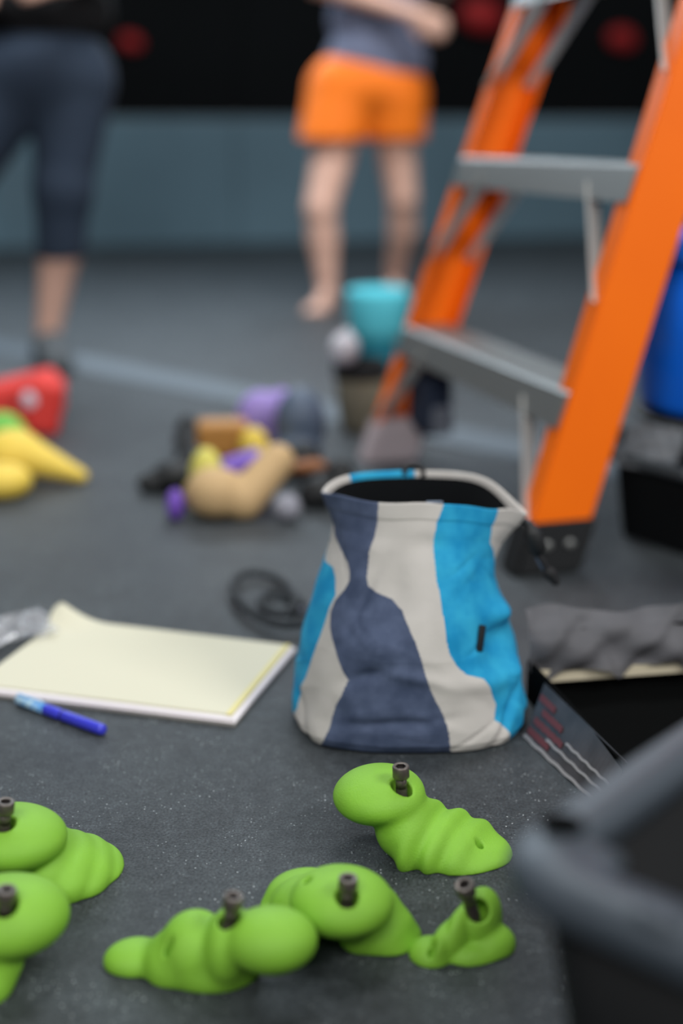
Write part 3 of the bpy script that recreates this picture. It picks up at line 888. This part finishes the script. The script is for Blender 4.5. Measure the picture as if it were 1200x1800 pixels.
def quad_wall(name, a, b, z0, z1, th, m, parent):
    d = (b - a).normalized(); nn = Vector((-d.y, d.x, 0)) * th
    vs = [p + lz * z - CO for z in (z0, z1) for p in (a, b, b + nn, a + nn)]
    me = mesh(vs, [(3, 2, 1, 0), (4, 5, 6, 7), (0, 1, 5, 4), (1, 2, 6, 5), (2, 3, 7, 6), (3, 0, 4, 7)])
    bm = bmesh.new(); bm.from_mesh(me); bmesh.ops.recalc_face_normals(bm, faces=bm.faces); bm.to_mesh(me); bm.free()
    return obj(name, me, m, parent, False)


me = mesh([p - CO + lz * z for z in (0, .004) for p in (fl_, fr_, br_, bl_)], [(3, 2, 1, 0), (4, 5, 6, 7), (0, 1, 5, 4), (1, 2, 6, 5), (2, 3, 7, 6), (3, 0, 4, 7)])
obj('bottom', me, M_carton, ca, False)
quad_wall('side', bl_, br_, .0, .078, .004, M_carton, ca)
quad_wall('side', fl_, bl_, .0, .045, .004, M_carton, ca)
quad_wall('side', fr_, fl_, .0, .030, .004, M_carton, ca)
quad_wall('side', br_, fr_, .0, .060, .004, M_carton, ca)
quad_wall('card_edge', bl_ + Vector((.008, -.010, 0)), br_ + Vector((-.005, -.010, 0)), .022, .036, .004, M_creamc, ca)
# crumpled film hanging over the back wall
dB = br_ - bl_; nx, ny = 60, 16; vs, fs = [], []
rnd = random.Random(5)
for j in range(ny + 1):
    for i in range(nx + 1):
        t, q = i / nx, j / ny
        wv = .004 * math.sin(t * 17 + q * 6) + .003 * math.sin(t * 33 - q * 9 + 1) + .0008 * rnd.uniform(-1, 1)
        z = .036 + .060 * q + .006 * math.sin(t * 9 + 1) * q + (.012 * max(0, math.sin(t * 23)) ** 3) * (1 - q) * -1
        p = bl_ + dB * (t * 1.02 - .02) + Vector((-.16, .98, 0)) * (-.016 + .03 * q ** 3 + wv) + lz * z
        vs.append(p - CO)
for j in range(ny):
    for i in range(nx):
        a = j * (nx + 1) + i; fs.append((a, a + 1, a + nx + 2, a + nx + 1))
obj('film', mesh(vs, fs), M_wrap, ca)
# sloping printed flap on the bag side
f0, f1 = Vector((.189, 1.235, .001)), Vector((.240, 1.085, .001)); t0, t1 = Vector((.213, 1.27, .046)), Vector((.262, 1.09, .046))


def flap_strip(name, q0, q1, r0, r1, m, lift):
    nn = (f1 - f0).cross(t0 - f0).normalized()
    if nn.z < 0: nn = -nn
    def pt(q, r): a = f0.lerp(f1, r); b = t0.lerp(t1, r); return a.lerp(b, q) + nn * lift - CO
    nseg = 24; vs, fs = [], []
    for k in range(nseg + 1):
        r = r0 + (r1 - r0) * k / nseg; wob = .010 * math.sin(k * 1.3) if name != 'flap' else 0
        vs += [pt(q0 + wob, r), pt(q1 + wob, r), pt(q1 + wob, r) - nn * .001, pt(q0 + wob, r) - nn * .001]
    for k in range(nseg):
        a = 4 * k
        for e in range(4): fs.append((a + e, a + (e + 1) % 4, a + 4 + (e + 1) % 4, a + 4 + e))
    return obj(name, mesh(vs, fs), m, ca if name == 'flap' else flp, False)


flp = None
flp = flap_strip('flap', 0, 1, 0, 1, M_flap, .0)
flap_strip('zip_track', -.01, .05, 0, 1, M_zip, .0016)
flap_strip('zip_track', .22, .27, .25, 1, M_zip, .0016)
flap_strip('zip_track', .42, .47, .45, 1, M_zip, .0016)
for q_, r0_, r1_ in ((.10, .02, .30), (.31, .05, .42), (.52, .10, .36), (.70, .02, .22)):
    flap_strip('printed_mark', q_, q_ + .11, r0_, r1_, M_print, .0014)

# ------------------------------------------------------------------ black tub in the near right corner
d1 = Vector((.67, .742, 0)).normalized(); d2 = Vector((d1.y, -d1.x, 0))
TC = Vector((.066, .570, 0)); TL1, TL2, TH_ = .40, .32, .26
tub = thing('storage_tub', 'black plastic tub with wide rim in the near right corner', 'tub', TC + d1 * TL1 / 2 + d2 * TL2 / 2, math.atan2(d2.y, d2.x))


def rrect(hx, hy, r, n=10):
    pts = []
    for cx, cy, a0 in ((hx - r, hy - r, 0), (-hx + r, hy - r, 90), (-hx + r, -hy + r, 180), (hx - r, -hy + r, 270)):
        for i in range(n + 1):
            t = math.radians(a0 + 90 * i / n); pts.append((cx + r * math.cos(t), cy + r * math.sin(t)))
    return pts


def loft(rings, close=True, caps=(False, False)):
    n = len(rings[0]); vs = [v for r in rings for v in r]; fs = []
    for k in range(len(rings) - 1):
        for i in range(n):
            j = (i + 1) % n; fs.append((k * n + i, k * n + j, (k + 1) * n + j, (k + 1) * n + i))
    if caps[0]: fs.append(tuple(reversed(range(n))))
    if caps[1]: fs.append(tuple(range((len(rings) - 1) * n, len(rings) * n)))
    return mesh(vs, fs)


def ring(ins, z, r): return [(x, y, z) for x, y in rrect(TL2 / 2 - ins, TL1 / 2 - ins, r)]


obj('body', loft([ring(.050, 0, .03), ring(.046, .004, .035), ring(.012, TH_ - .018, .042), ring(.032, TH_ - .018, .030), ring(.055, .012, .030), ring(.08, .010, .03)], caps=(True, True)), M_blackp, tub)
obj('rim', loft([ring(.016, TH_ - .022, .040), ring(.004, TH_ - .022, .040), ring(.0, TH_ - .017, .040), ring(.0, TH_ - .008, .040), ring(.004, TH_, .038), ring(.028, TH_ + .001, .030), ring(.032, TH_ - .004, .028), ring(.032, TH_ - .020, .028), ring(.016, TH_ - .022, .040)]), M_tub, tub)
# corner plates, dark disc for a hole's shade, added glint bumps, ribs inside
for sx in (-1, 1):
    for sy in (-1, 1):
        cx, cy = sx * (TL2 / 2 - .034), sy * (TL1 / 2 - .034)
        pl = obj('corner_plate', box_me(.040, .040, .012, .005, (cx, cy, TH_ - .007)), M_tub, tub)
hl = Vector((-TL2 / 2 + .017, -TL1 / 2 + .050, TH_ + .0022))
obj('dark_hole_disc', lathe_me([(0, -.001), (.010, -.001), (.012, .0006), (.011, .0012), (0, .0004)], 24), M_carton, tub).location = hl
for fr in (.30, .70):
    o = obj('glint_bump', box_me(.022, .014, .006, .0028, (-TL2 / 2 + TL2 * fr, -TL1 / 2 + .010, TH_ + .003)), M_tub, tub)
for k in range(5):
    for sy in (-1, 1):
        o = obj('rib', box_me(.010, .006, .20, .002, (-TL2 / 2 + .065 + k * .048, sy * (TL1 / 2 - .034), .125), Matrix.Rotation(-sy * .13, 3, 'X')), M_blackp, tub)

# ------------------------------------------------------------------ blurred gear on the mat
GL = 'gear pile on the mat'
hold('climbing_hold', 'tan two-lobed climbing hold at the front of the gear pile', 'climbing hold', [
    ('e', (-20.4, 205.0, 4.0), (5.0, 4.6, 4.2), 0.1),
    ('c', (-16.0, 204.5, 2.8), (-10.6, 209.5, 8.2), 3.2, 2.9)], M_tan, h=.35, k=.9)
hold('climbing_hold', 'small purple climbing hold touching the left end of the tan hold', 'climbing hold', [('e', (-26.9, 204.0, 2.2), (1.5, 2.6, 2.6), 0)], M_purple, h=.3, k=.6)
hold('climbing_hold', 'pale yellow rounded climbing hold resting behind the tan hold', 'climbing hold', [('e', (-22.6, 212.2, 4.6), (2.9, 2.5, 5.2), 0), ('e', (-23.4, 213.0, 2.0), (3.2, 3.0, 2.6), 0)], M_paleyel, h=.3, k=.8)
hold('climbing_hold', 'purple wedge-shaped climbing hold behind the tan hold, beside the pale yellow one', 'climbing hold', [('b', (-16.4, 217.5, 3.4), (2.8, 2.0, 2.8), 1.0, .3, .25), ('e', (-17.5, 217, 2.0), (4, 3, 2.6), 0)], M_purple, h=.3, k=.8)
hold('climbing_shoe', 'black climbing shoe lying left of the pale yellow hold', 'shoe', [
    ('e', (-29.0, 222.0, 2.6), (4.2, 3.6, 2.8), .3), ('e', (-25.5, 224.0, 3.4), (3.6, 3.2, 3.8), .3), ('e', (-33, 220.6, 1.6), (2.6, 2.4, 1.8), .3)], M_rubber, h=.35, k=1.0)
hold('climbing_hold', 'amber block-shaped climbing hold at the left back of the gear pile', 'climbing hold', [('b', (-22.6, 243.0, 4.6), (3.8, 2.0, 2.2), 1.0, .1, 0), ('b', (-22.6, 243.0, 1.6), (3.2, 1.6, 1.4), .8, .1, 0)], M_amber, h=.35, k=.8)
hold('climbing_hold', 'bright yellow egg-shaped climbing hold between the amber block and slate ball', 'climbing hold', [('e', (-16.4, 239.0, 3.6), (2.7, 2.7, 3.8), .2), ('e', (-14.2, 237.5, 1.9), (2.2, 2.0, 2.0), .2)], M_yellow, h=.3, k=.8)
hold('climbing_hold', 'lilac dome-shaped climbing hold at the back of the gear pile', 'climbing hold', [('e', (-15.8, 253.5, 5.6), (5.0, 3.4, 6.0), .1), ('e', (-11.8, 254, 6.6), (2.8, 2.8, 5.4), .1)], M_lilac, h=.35, k=1.2)
hold('climbing_hold', 'large slate blue ball-shaped climbing hold in the gear pile', 'climbing hold', [('e', (-7.9, 246.0, 6.6), (5.0, 4.8, 7.0), 0), ('e', (-8.4, 243.8, 2.6), (4.6, 4.0, 2.8), 0)], M_slate, h=.35, k=1.0)
hold('climbing_shoe', 'black climbing shoe in front of the slate ball', 'shoe', [
    ('e', (-11.0, 231.0, 2.6), (4.6, 3.4, 2.8), -.2), ('e', (-7.0, 229.8, 3.2), (3.4, 3.0, 3.6), -.2), ('e', (-15.0, 232.0, 1.8), (2.8, 2.2, 1.9), -.2)], M_rubber, h=.35, k=1.0)
hold('climbing_shoe', 'black climbing shoe lying at the left back beside the amber block', 'shoe', [
    ('e', (-29.5, 246.0, 2.6), (2.8, 4.2, 2.8), .2), ('e', (-30.0, 249.0, 3.6), (2.4, 3.0, 4.0), .2), ('e', (-29.2, 241.8, 1.6), (2.2, 2.4, 1.8), .2)], M_rubber, h=.35, k=1.0)
hold('climbing_shoe', 'black climbing shoe standing just left of the chalk bag mouth', 'shoe', [
    ('e', (-3.0, 211.0, 2.6), (3.8, 3.0, 2.8), .1), ('e', (-.2, 211.5, 4.0), (2.8, 2.8, 4.2), .1), ('e', (-5.2, 210.6, 1.7), (2.0, 2.2, 1.8), .1)], M_rubber, h=.35, k=1.0)
br = thing('hold_brush', 'brown wooden-handled brush lying over the black shoe beside the pile', 'brush', (-.075, 2.155, .055), .25)
obj('handle', sdf_mesh([('c', (-3.2, 0, 0), (3.0, 0, 0.2), 1.0, 1.15), ('e', (3.6, 0, .2), (1.6, 1.3, .9), 0)], .2, .6), M_brown, br)
obj('bristles', box_me(.026, .014, .014, .003, (-.036, 0, -.012)), M_white, br)
hold('chalk_ball', 'small white chalk ball on the floor right of the tan hold', 'chalk ball', [('e', (-8.8, 203.0, 2.1), (2.2, 2.1, 2.15), 0), ('e', (-8.2, 202.6, 3.7), (.6, .6, .8), 0)], mat('chalk_grey', (150, 150, 160), .9), h=.25, k=.6)  # greyer than the chalk ball on the khaki bucket

# red, green and yellow holds on the left
RH = thing('climbing_hold', 'red angular climbing hold with white sticker at the left edge', 'climbing hold', (-.665, 2.70, 0))
obj('body', sdf_mesh([('b', (-.8, 0, 6.6), (6.6, 3.2, 2.6), 2.0, 0.15, .22), ('b', (4.6, -1.0, 5.6), (1.8, 3.0, 4.0), 1.8, .15, -.2), ('e', (-5, 0, 2.4), (4.0, 3.4, 2.8), 0)], .35, 1.2, floor=0.0), M_red, RH)
st_ = obj('sticker', sdf_mesh([('e', (2.6, -5.2, 7.4), (1.9, 1.2, 2.0), 0)], .25, .5), mat('pale_sticker', (222, 206, 220), .5), RH)
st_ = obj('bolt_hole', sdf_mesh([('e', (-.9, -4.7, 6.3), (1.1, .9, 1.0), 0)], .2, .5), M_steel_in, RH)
hold('climbing_hold', 'small lime green climbing hold between the red and yellow holds', 'climbing hold', [('e', (-65.5, 247.0, 4.0), (4.6, 3.6, 4.6), .2), ('e', (-62.4, 246.0, 2.6), (3.0, 3.0, 3.0), .2)], M_lime, h=.35, k=1.0)
YH = hold('climbing_hold', 'yellow climbing hold with long tapering arm at the left edge', 'climbing hold', [
    ('e', (-59.5, 228.0, 4.6), (5.4, 4.8, 4.6), .0), ('c', (-57.5, 228.0, 5.0), (-46.4, 226.0, 1.4), 4.0, 1.2), ('e', (-58.4, 217.5, 2.6), (5.2, 4.4, 3.2), .2)],
    M_yellow, h=.35, k=1.6, cuts=[('c', (-58.0, 221.5, 4.0), (-58.0, 221.5, 12), .9, .9)])

# ------------------------------------------------------------------ bags and bucket further back
kb_ = thing('chalk_bucket', 'khaki cloth chalk bucket with black collar in front of the aqua bucket', 'chalk bucket', (.040, 2.70, 0))
obj('body', lathe_me([(0, 0), (.036, 0), (.042, .006), (.050, .06), (.054, .118), (.050, .118), (.040, .01), (0, .008)], 32), M_khaki, kb_)
obj('collar', lathe_me([(.054, .112), (.058, .118), (.056, .146), (.050, .150), (.048, .140), (.050, .112), (.054, .112)], 32), M_blackcloth, kb_)
obj('drawcord', tube_me([(.0575 * math.cos(t), .0575 * math.sin(t), .130) for t in [2 * math.pi * i / 32 for i in range(32)]], .002, 6, True), M_cord, kb_)
cbp = Vector((.006, 2.665, .178))
tag(obj('chalk_ball', sdf_mesh([('e', (0, 0, 0), (3.0, 2.8, 3.3), 0), ('e', (.6, 0, 3.2), (.8, .8, 1.0), 0)], .3, .8), M_white), 'white chalk ball resting on the khaki chalk bucket', 'chalk ball').location = cbp
aq = thing('chalk_bucket', 'aqua chalk bucket with teal base in front of the bare feet', 'chalk bucket', (.090, 3.30, 0))
obj('base', lathe_me([(0, 0), (.040, 0), (.046, .008), (.050, .085), (.048, .110), (0, .110)], 36), M_teal, aq)
obj('body', lathe_me([(.046, .100), (.062, .108), (.072, .130), (.078, .215), (.076, .226), (.070, .228), (.066, .214), (.060, .13), (0, .112)], 36), M_aqua, aq)
obj('side_pocket', sdf_mesh([('b', (7.0, 1.0, 15.5), (1.0, 2.4, 3.4), .8, 0, 0)], .3, .6), M_teal, aq)


# ------------------------------------------------------------------ people
def person_part(name, prims, m, parent, origin, h=.7, k=2.2, planes=(), cuts=(), floor=None):
    return obj(name, sdf_mesh(prims, h, k, cuts, planes, floor, origin=origin), m, parent)


def hand_prims(wrist, d, side, palm_n):
    """palm and five bent fingers; d points along the hand, side towards the thumb"""
    w_ = np.array(wrist, float); d = np.array(d, float); d /= np.linalg.norm(d)
    s = np.array(side, float); s -= d * (s @ d); s /= np.linalg.norm(s); n = np.array(palm_n, float); n -= d * (n @ d); n -= s * (n @ s); n /= np.linalg.norm(n)
    pr = [('c', tuple(w_), tuple(w_ + d * 3.2 + s * .9), 2.2, 2.0), ('c', tuple(w_), tuple(w_ + d * 3.6 - s * 1.2), 2.1, 1.8), ('c', tuple(w_ + d * 3 + s * 1), tuple(w_ + d * 6.6 + s * 2.2), 1.5, 1.2), ('c', tuple(w_ + d * 3 - s * 1), tuple(w_ + d * 6.2 - s * 2.2), 1.5, 1.1), ('c', tuple(w_ + d * 3), tuple(w_ + d * 6.8), 1.5, 1.2)]
    for off, ln_ in ((2.6, 6.2), (.85, 7.0), (-.95, 6.4), (-2.6, 5.0)):
        a = w_ + d * 6.4 + s * off * .95; b = a + d * ln_ * .42 + n * .5 + s * off * .12; c = b + d * ln_ * .30 + n * 1.0; e = c + d * ln_ * .16 + n * 1.2
        pr += [('c', tuple(a), tuple(b), .95, .85), ('c', tuple(b), tuple(c), .85, .78), ('c', tuple(c), tuple(e), .78, .65)]
    a = w_ + d * 1.6 + s * 2.0; b = a + d * 2.2 + s * 2.4 + n * .6; c = b + d * 2.4 + s * 1.1 + n * .9
    pr += [('c', tuple(a), tuple(b), 1.3, 1.0), ('c', tuple(b), tuple(c), 1.0, .75)]
    return pr


def head_prims(c, face):
    c = np.array(c, float); f = np.array(face, float); f /= np.linalg.norm(f); s = np.array([-f[1], f[0], 0]); u = np.array([0, 0, 1.0])
    yaw = math.atan2(f[1], f[0])
    def P(a, b, z): return tuple(c + f * a + s * b + u * z)
    return [('e', P(-.6, 0, 1.5), (8.4, 6.6, 8.2), yaw), ('e', P(1.6, 0, -3.6), (5.4, 4.8, 5.4), yaw), ('c', P(6.6, 0, .8), P(8.0, 0, -1.6), .8, 1.15), ('e', P(6.0, 0, -4.6), (1.0, 2.1, .8), yaw),
            ('e', P(5.4, 0, -7.4), (1.8, 2.0, 1.6), yaw), ('e', P(6.4, 2.8, .6), (.9, 1.3, .8), yaw), ('e', P(6.4, -2.8, .6), (.9, 1.3, .8), yaw),
            ('e', P(-.4, 6.6, -.6), (1.6, .9, 2.8), yaw), ('e', P(-.4, -6.6, -.6), (1.6, .9, 2.8), yaw)]


def hair_prims(c, face):
    c = np.array(c, float); f = np.array(face, float); f /= np.linalg.norm(f); yaw = math.atan2(f[1], f[0]); u = np.array([0, 0, 1.0])
    return [('e', tuple(c - f * 1.6 + u * 3.0), (8.6, 7.4, 8.0), yaw), ('e', tuple(c - f * 4.6 - u * 1.0), (5.0, 6.4, 7.0), yaw)]


def foot_prims(ankle, toe_dir, ln_=16.0):
    a = np.array(ankle, float); d = np.array(toe_dir, float); d /= np.linalg.norm(d); s = np.array([-d[1], d[0], 0])
    g = np.array([a[0], a[1], 0.0])
    def P(x, y, z): return tuple(g + d * x + s * y + np.array([0, 0, z]))
    pr = [('c', P(-2.6, 0, 2.8), P(3.0, 0, 4.4), 2.9, 2.6), ('c', P(2, 0, 4.0), P(ln_ - 6.0, 0, 2.0), 2.8, 2.0), ('e', P(ln_ - 6.5, 0, 1.5), (3.2, 4.0, 1.8), math.atan2(d[1], d[0]))]
    for o_, l_, r_ in ((-2.7, .6, 1.25), (-1.1, .8, .9), (.2, .5, .85), (1.4, .0, .8), (2.5, -.8, .75)):
        pr.append(('c', P(ln_ - 5.5, o_, 1.3), P(ln_ - 2.2 + l_, o_ * 1.12, 1.0), r_, r_ * .85))
    return pr


# person in orange shorts
o2 = (.08, 4.78, 0)
P2 = thing('person', 'person in orange shorts and grey shirt standing barefoot, forearm held out', 'person', o2)
shoL, shoR = (-4, 484, 124), (30, 488, 123)
face2 = (0.75, -.65, 0)
body2 = ([('e', (9, 482, 72), (15.5, 11.5, 11), .1), ('e', (11, 483, 84), (13.5, 10, 12), .1), ('e', (12, 484, 98), (14, 10, 13), .1), ('e', (13, 485, 112), (16, 10.5, 13), .1),
          ('c', (-1, 484.5, 122), (27, 487, 121.5), 6.2, 6.2), ('c', (13.5, 485, 122), (14.5, 484, 134), 5.4, 5.0),
          ('c', (0.5, 481, 68), (-7.2, 469, 35), 8.6, 5.6), ('c', (-7.2, 469, 35), (-6.4, 470.5, 24), 5.4, 5.5), ('c', (-6.4, 470.5, 24), (-5.0, 469, 8), 5.3, 3.2),
          ('c', (17.5, 483, 68), (22.0, 484, 38), 8.4, 5.3), ('c', (22.0, 484, 38), (22.4, 490, 26), 5.1, 5.2), ('c', (22.4, 490, 26), (20.0, 503, 8), 5.0, 3.1),
          ('c', shoL, (-8, 474, 109), 4.9, 4.0), ('c', (-8, 474, 109), (23, 462.5, 98.5), 3.9, 2.6),
          ('c', shoR, (34, 503, 110), 4.9, 4.0), ('c', (34, 503, 110), (22, 499, 128), 3.9, 2.6)]
         + hand_prims((23.5, 462.3, 98.3), (.82, -.2, -.45), (.25, 0, -.9), (.2, .95, 0)) + hand_prims((21.5, 498.6, 129), (-.5, -.2, .8), (-.3, -1, 0), (-1, .2, -.6))
         + foot_prims((-5.0, 469, 8), (-.28, -.96, 0), 17.5) + foot_prims((20.0, 503, 8), (.15, -.98, 0), 17.5) + head_prims((14.8, 483, 143), face2))
person_part('body', body2, M_skin, P2, o2, h=.62, k=1.3, floor=0.0)
person_part('shorts', [('e', (8, 481.5, 76), (19.5, 15, 13), .1), ('c', (.5, 480, 72), (-4.6, 474, 53), 13.2, 11.4), ('c', (17.5, 482, 72), (19.4, 483, 55), 13.0, 10.6)], M_shorts, P2, o2, h=.8, k=2.5,
            planes=[((0, 480, 58.0), (-.0, 0, -1)), ((8, 481, 88), (0, 0, 1))])
person_part('shirt', [('e', (12, 482.5, 84), (18.0, 14.0, 13), .1), ('e', (12, 484, 98), (16.5, 12.6, 14), .1), ('e', (13, 485, 112), (18, 12.6, 14), .1), ('c', (-1, 484.5, 122), (27, 487, 121.5), 7.6, 7.6),
            ('c', shoL, (-6.6, 477, 113), 6.6, 6.2), ('c', shoR, (33.4, 499, 114), 6.6, 6.2)], M_shirt, P2, o2, h=.8, k=2.2,
            planes=[((12, 482, 79.5), (-.30, 0, -1)), ((14, 485, 130), (0, 0, 1))])
person_part('hair', hair_prims((14.8, 483, 143), face2), M_hair, P2, o2, h=.8, k=1.5, planes=[((14.8 + .75 * 4.6, 483 - .65 * 4.6, 143), (.75, -.65, -.25))])
for sd in (-1, 1):
    f = np.array(face2) / np.linalg.norm(face2); s_ = np.array([-f[1], f[0], 0]); c_ = np.array([14.8, 483, 143.0]) + f * 6.9 + s_ * 2.8 * sd + np.array([0, 0, -.1])
    e_ = obj('eye', sdf_mesh([('e', (0, 0, 0), (.9, .9, .7), 0)], .2, .3), M_steel_in, P2); e_.location = Vector(c_ / 100) - Vector(o2)

# person in navy trousers at the left edge
o1 = (-.86, 3.52, 0)
P1 = thing('person', 'person in cropped navy trousers and black top at the left edge', 'person', o1)
face1 = (.5, -.85, 0)
body1 = ([('e', (-77, 355, 74), (16.5, 12, 11), 0), ('e', (-77, 355, 92), (15, 11, 14), 0), ('e', (-77, 355, 112), (17, 11, 14), 0), ('c', (-92, 355, 123), (-62, 356, 123), 6.4, 6.4), ('c', (-77, 355, 122), (-76.5, 354, 136), 5.6, 5.2),
          ('c', (-68, 354, 70), (-72.5, 350, 44), 8.4, 5.6), ('c', (-72.5, 350, 44), (-75.0, 353, 29), 5.6, 5.5), ('c', (-75.0, 353, 29), (-79.0, 352, 9), 5.3, 3.4),
          ('c', (-87, 354, 70), (-103, 347, 42), 8.4, 5.6), ('c', (-103, 347, 42), (-109, 349, 27), 5.6, 5.4), ('c', (-109, 349, 27), (-117, 347, 9), 5.2, 3.4),
          ('c', (-94, 355, 122), (-101, 350, 100), 5.2, 4.2), ('c', (-101, 350, 100), (-92, 334, 92), 4.1, 2.7), ('c', (-60, 356, 122), (-55, 352, 101), 5.2, 4.2), ('c', (-55, 352, 101), (-66, 335, 95), 4.1, 2.7)]
         + hand_prims((-91.6, 333.5, 92), (.6, -.6, -.1), (.3, .2, 1), (.6, .6, -.2)) + hand_prims((-66.4, 334.5, 95), (-.6, -.6, -.1), (-.3, .2, 1), (-.6, .6, -.2))
         + head_prims((-76, 353, 146), face1) + [('c', (-79, 352, 5), (-77, 344, 3), 3, 2.2), ('c', (-117, 347, 5), (-119, 340, 3), 3, 2.2)])
person_part('body', body1, M_skin, P1, o1, h=.62, k=1.3, floor=0.0)
person_part('trousers', [('e', (-77.5, 355, 76), (18.2, 14.5, 13), 0), ('c', (-69, 354, 72), (-72.5, 350.5, 46), 10.6, 7.4), ('c', (-72.5, 350.5, 46), (-74.8, 352, 26), 7.4, 6.2),
            ('c', (-86, 354, 72), (-103, 347.5, 44), 11.6, 8.2), ('c', (-103, 347.5, 44), (-109, 349, 26), 8.0, 6.4)], M_pants, P1, o1, h=.7, k=3.0,
            planes=[((-90, 350, 28.5), (0, 0, -1)), ((-77, 355, 90), (0, 0, 1))])
person_part('top', [('e', (-77, 355, 90), (19, 14.5, 10), 0), ('e', (-77, 355, 98), (17.5, 13, 14), 0), ('e', (-77, 355, 112), (19, 13, 14), 0), ('c', (-92, 355, 123), (-62, 356, 123), 7.8, 7.8), ('c', (-94, 355, 122), (-99, 351.5, 107), 7, 6.4), ('c', (-60, 356, 122), (-56.5, 353, 107), 7, 6.4)],
            M_blackcloth, P1, o1, h=.8, k=2.4, planes=[((-77, 355, 83.5), (0, 0, -1)), ((-77, 355, 132), (0, 0, 1))])
person_part('hair', hair_prims((-76, 353, 146), face1), M_hair, P1, o1, h=.8, k=1.5, planes=[((-76 + .5 * 4.6, 353 - .85 * 4.6, 146), (.5, -.85, -.25))])
for (ax_, ay_), d_ in (((-79, 352), (.35, -.94)), ((-117, 347), (-.2, -.98))):
    sh = person_part('shoe', [('c', (ax_ - d_[0] * 3, ay_ - d_[1] * 3, 4), (ax_ + d_[0] * 3, ay_ + d_[1] * 3, 5), 4.2, 4.4), ('c', (ax_, ay_, 4), (ax_ + d_[0] * 15, ay_ + d_[1] * 15, 2.8), 4.2, 3.2), ('e', (ax_ + d_[0] * 13, ay_ + d_[1] * 13, 2.6), (4.4, 4.4, 2.9), 0)], M_shoe, P1, o1, h=.6, k=1.5, floor=0.0)
    person_part('sole', [('c', (ax_ - d_[0] * 3.5, ay_ - d_[1] * 3.5, .8), (ax_ + d_[0] * 15, ay_ + d_[1] * 15, .8), 4.5, 4.2)], M_rubber, sh, o1, h=.6, k=.5, floor=0.0, planes=[((0, 0, 1.5), (0, 0, 1))])

# ------------------------------------------------------------------ red holds bolted to the far wall
upv = RO @ Vector((0, 0, 1)); nrm = RO @ Vector((0, -1, 0))
for (px, py), r_, lab in (((228, 72), 5.5, 'small red climbing hold on the black wall right of the navy trousers'), ((843, 26), 11.5, 'large red climbing hold on the black wall left of the ladder'), ((1090, 66), 8, 'red climbing hold on the black wall seen between the ladder rails')):
    o_ = Vector((0, 0, CAM_H)); dirv = (G(px, py, 0.5) - o_) if py > HORIZON else None
    a_ = (px - 600) / FPX; b_ = (900 - py) / FPX; dv = Vector((a_, math.cos(PITCH) + b_ * math.sin(PITCH), -math.sin(PITCH) + b_ * math.cos(PITCH)))
    pl_ = W0 + Vector((0, 0, .68))
    t_ = (pl_ - o_).dot(nrm) / dv.dot(nrm); pos = o_ + dv * t_
    me = sdf_mesh([('e', (0, 0, 0), (r_, r_ * .8, r_ * .8), 0), ('e', (r_ * .5, -1, -r_ * .2), (r_ * .7, r_ * .6, r_ * .6), .3), ('e', (-r_ * .5, 0, r_ * .2), (r_ * .6, r_ * .5, r_ * .5), 0)], .8, 2.0, planes=[((0, 0, 0), (0, 1, 0))])
    o = tag(obj('climbing_hold', me, M_darkred), lab, 'climbing hold', 'red holds on the far wall')
    o.location = pos + nrm * .004; o.rotation_euler = RO.to_euler()
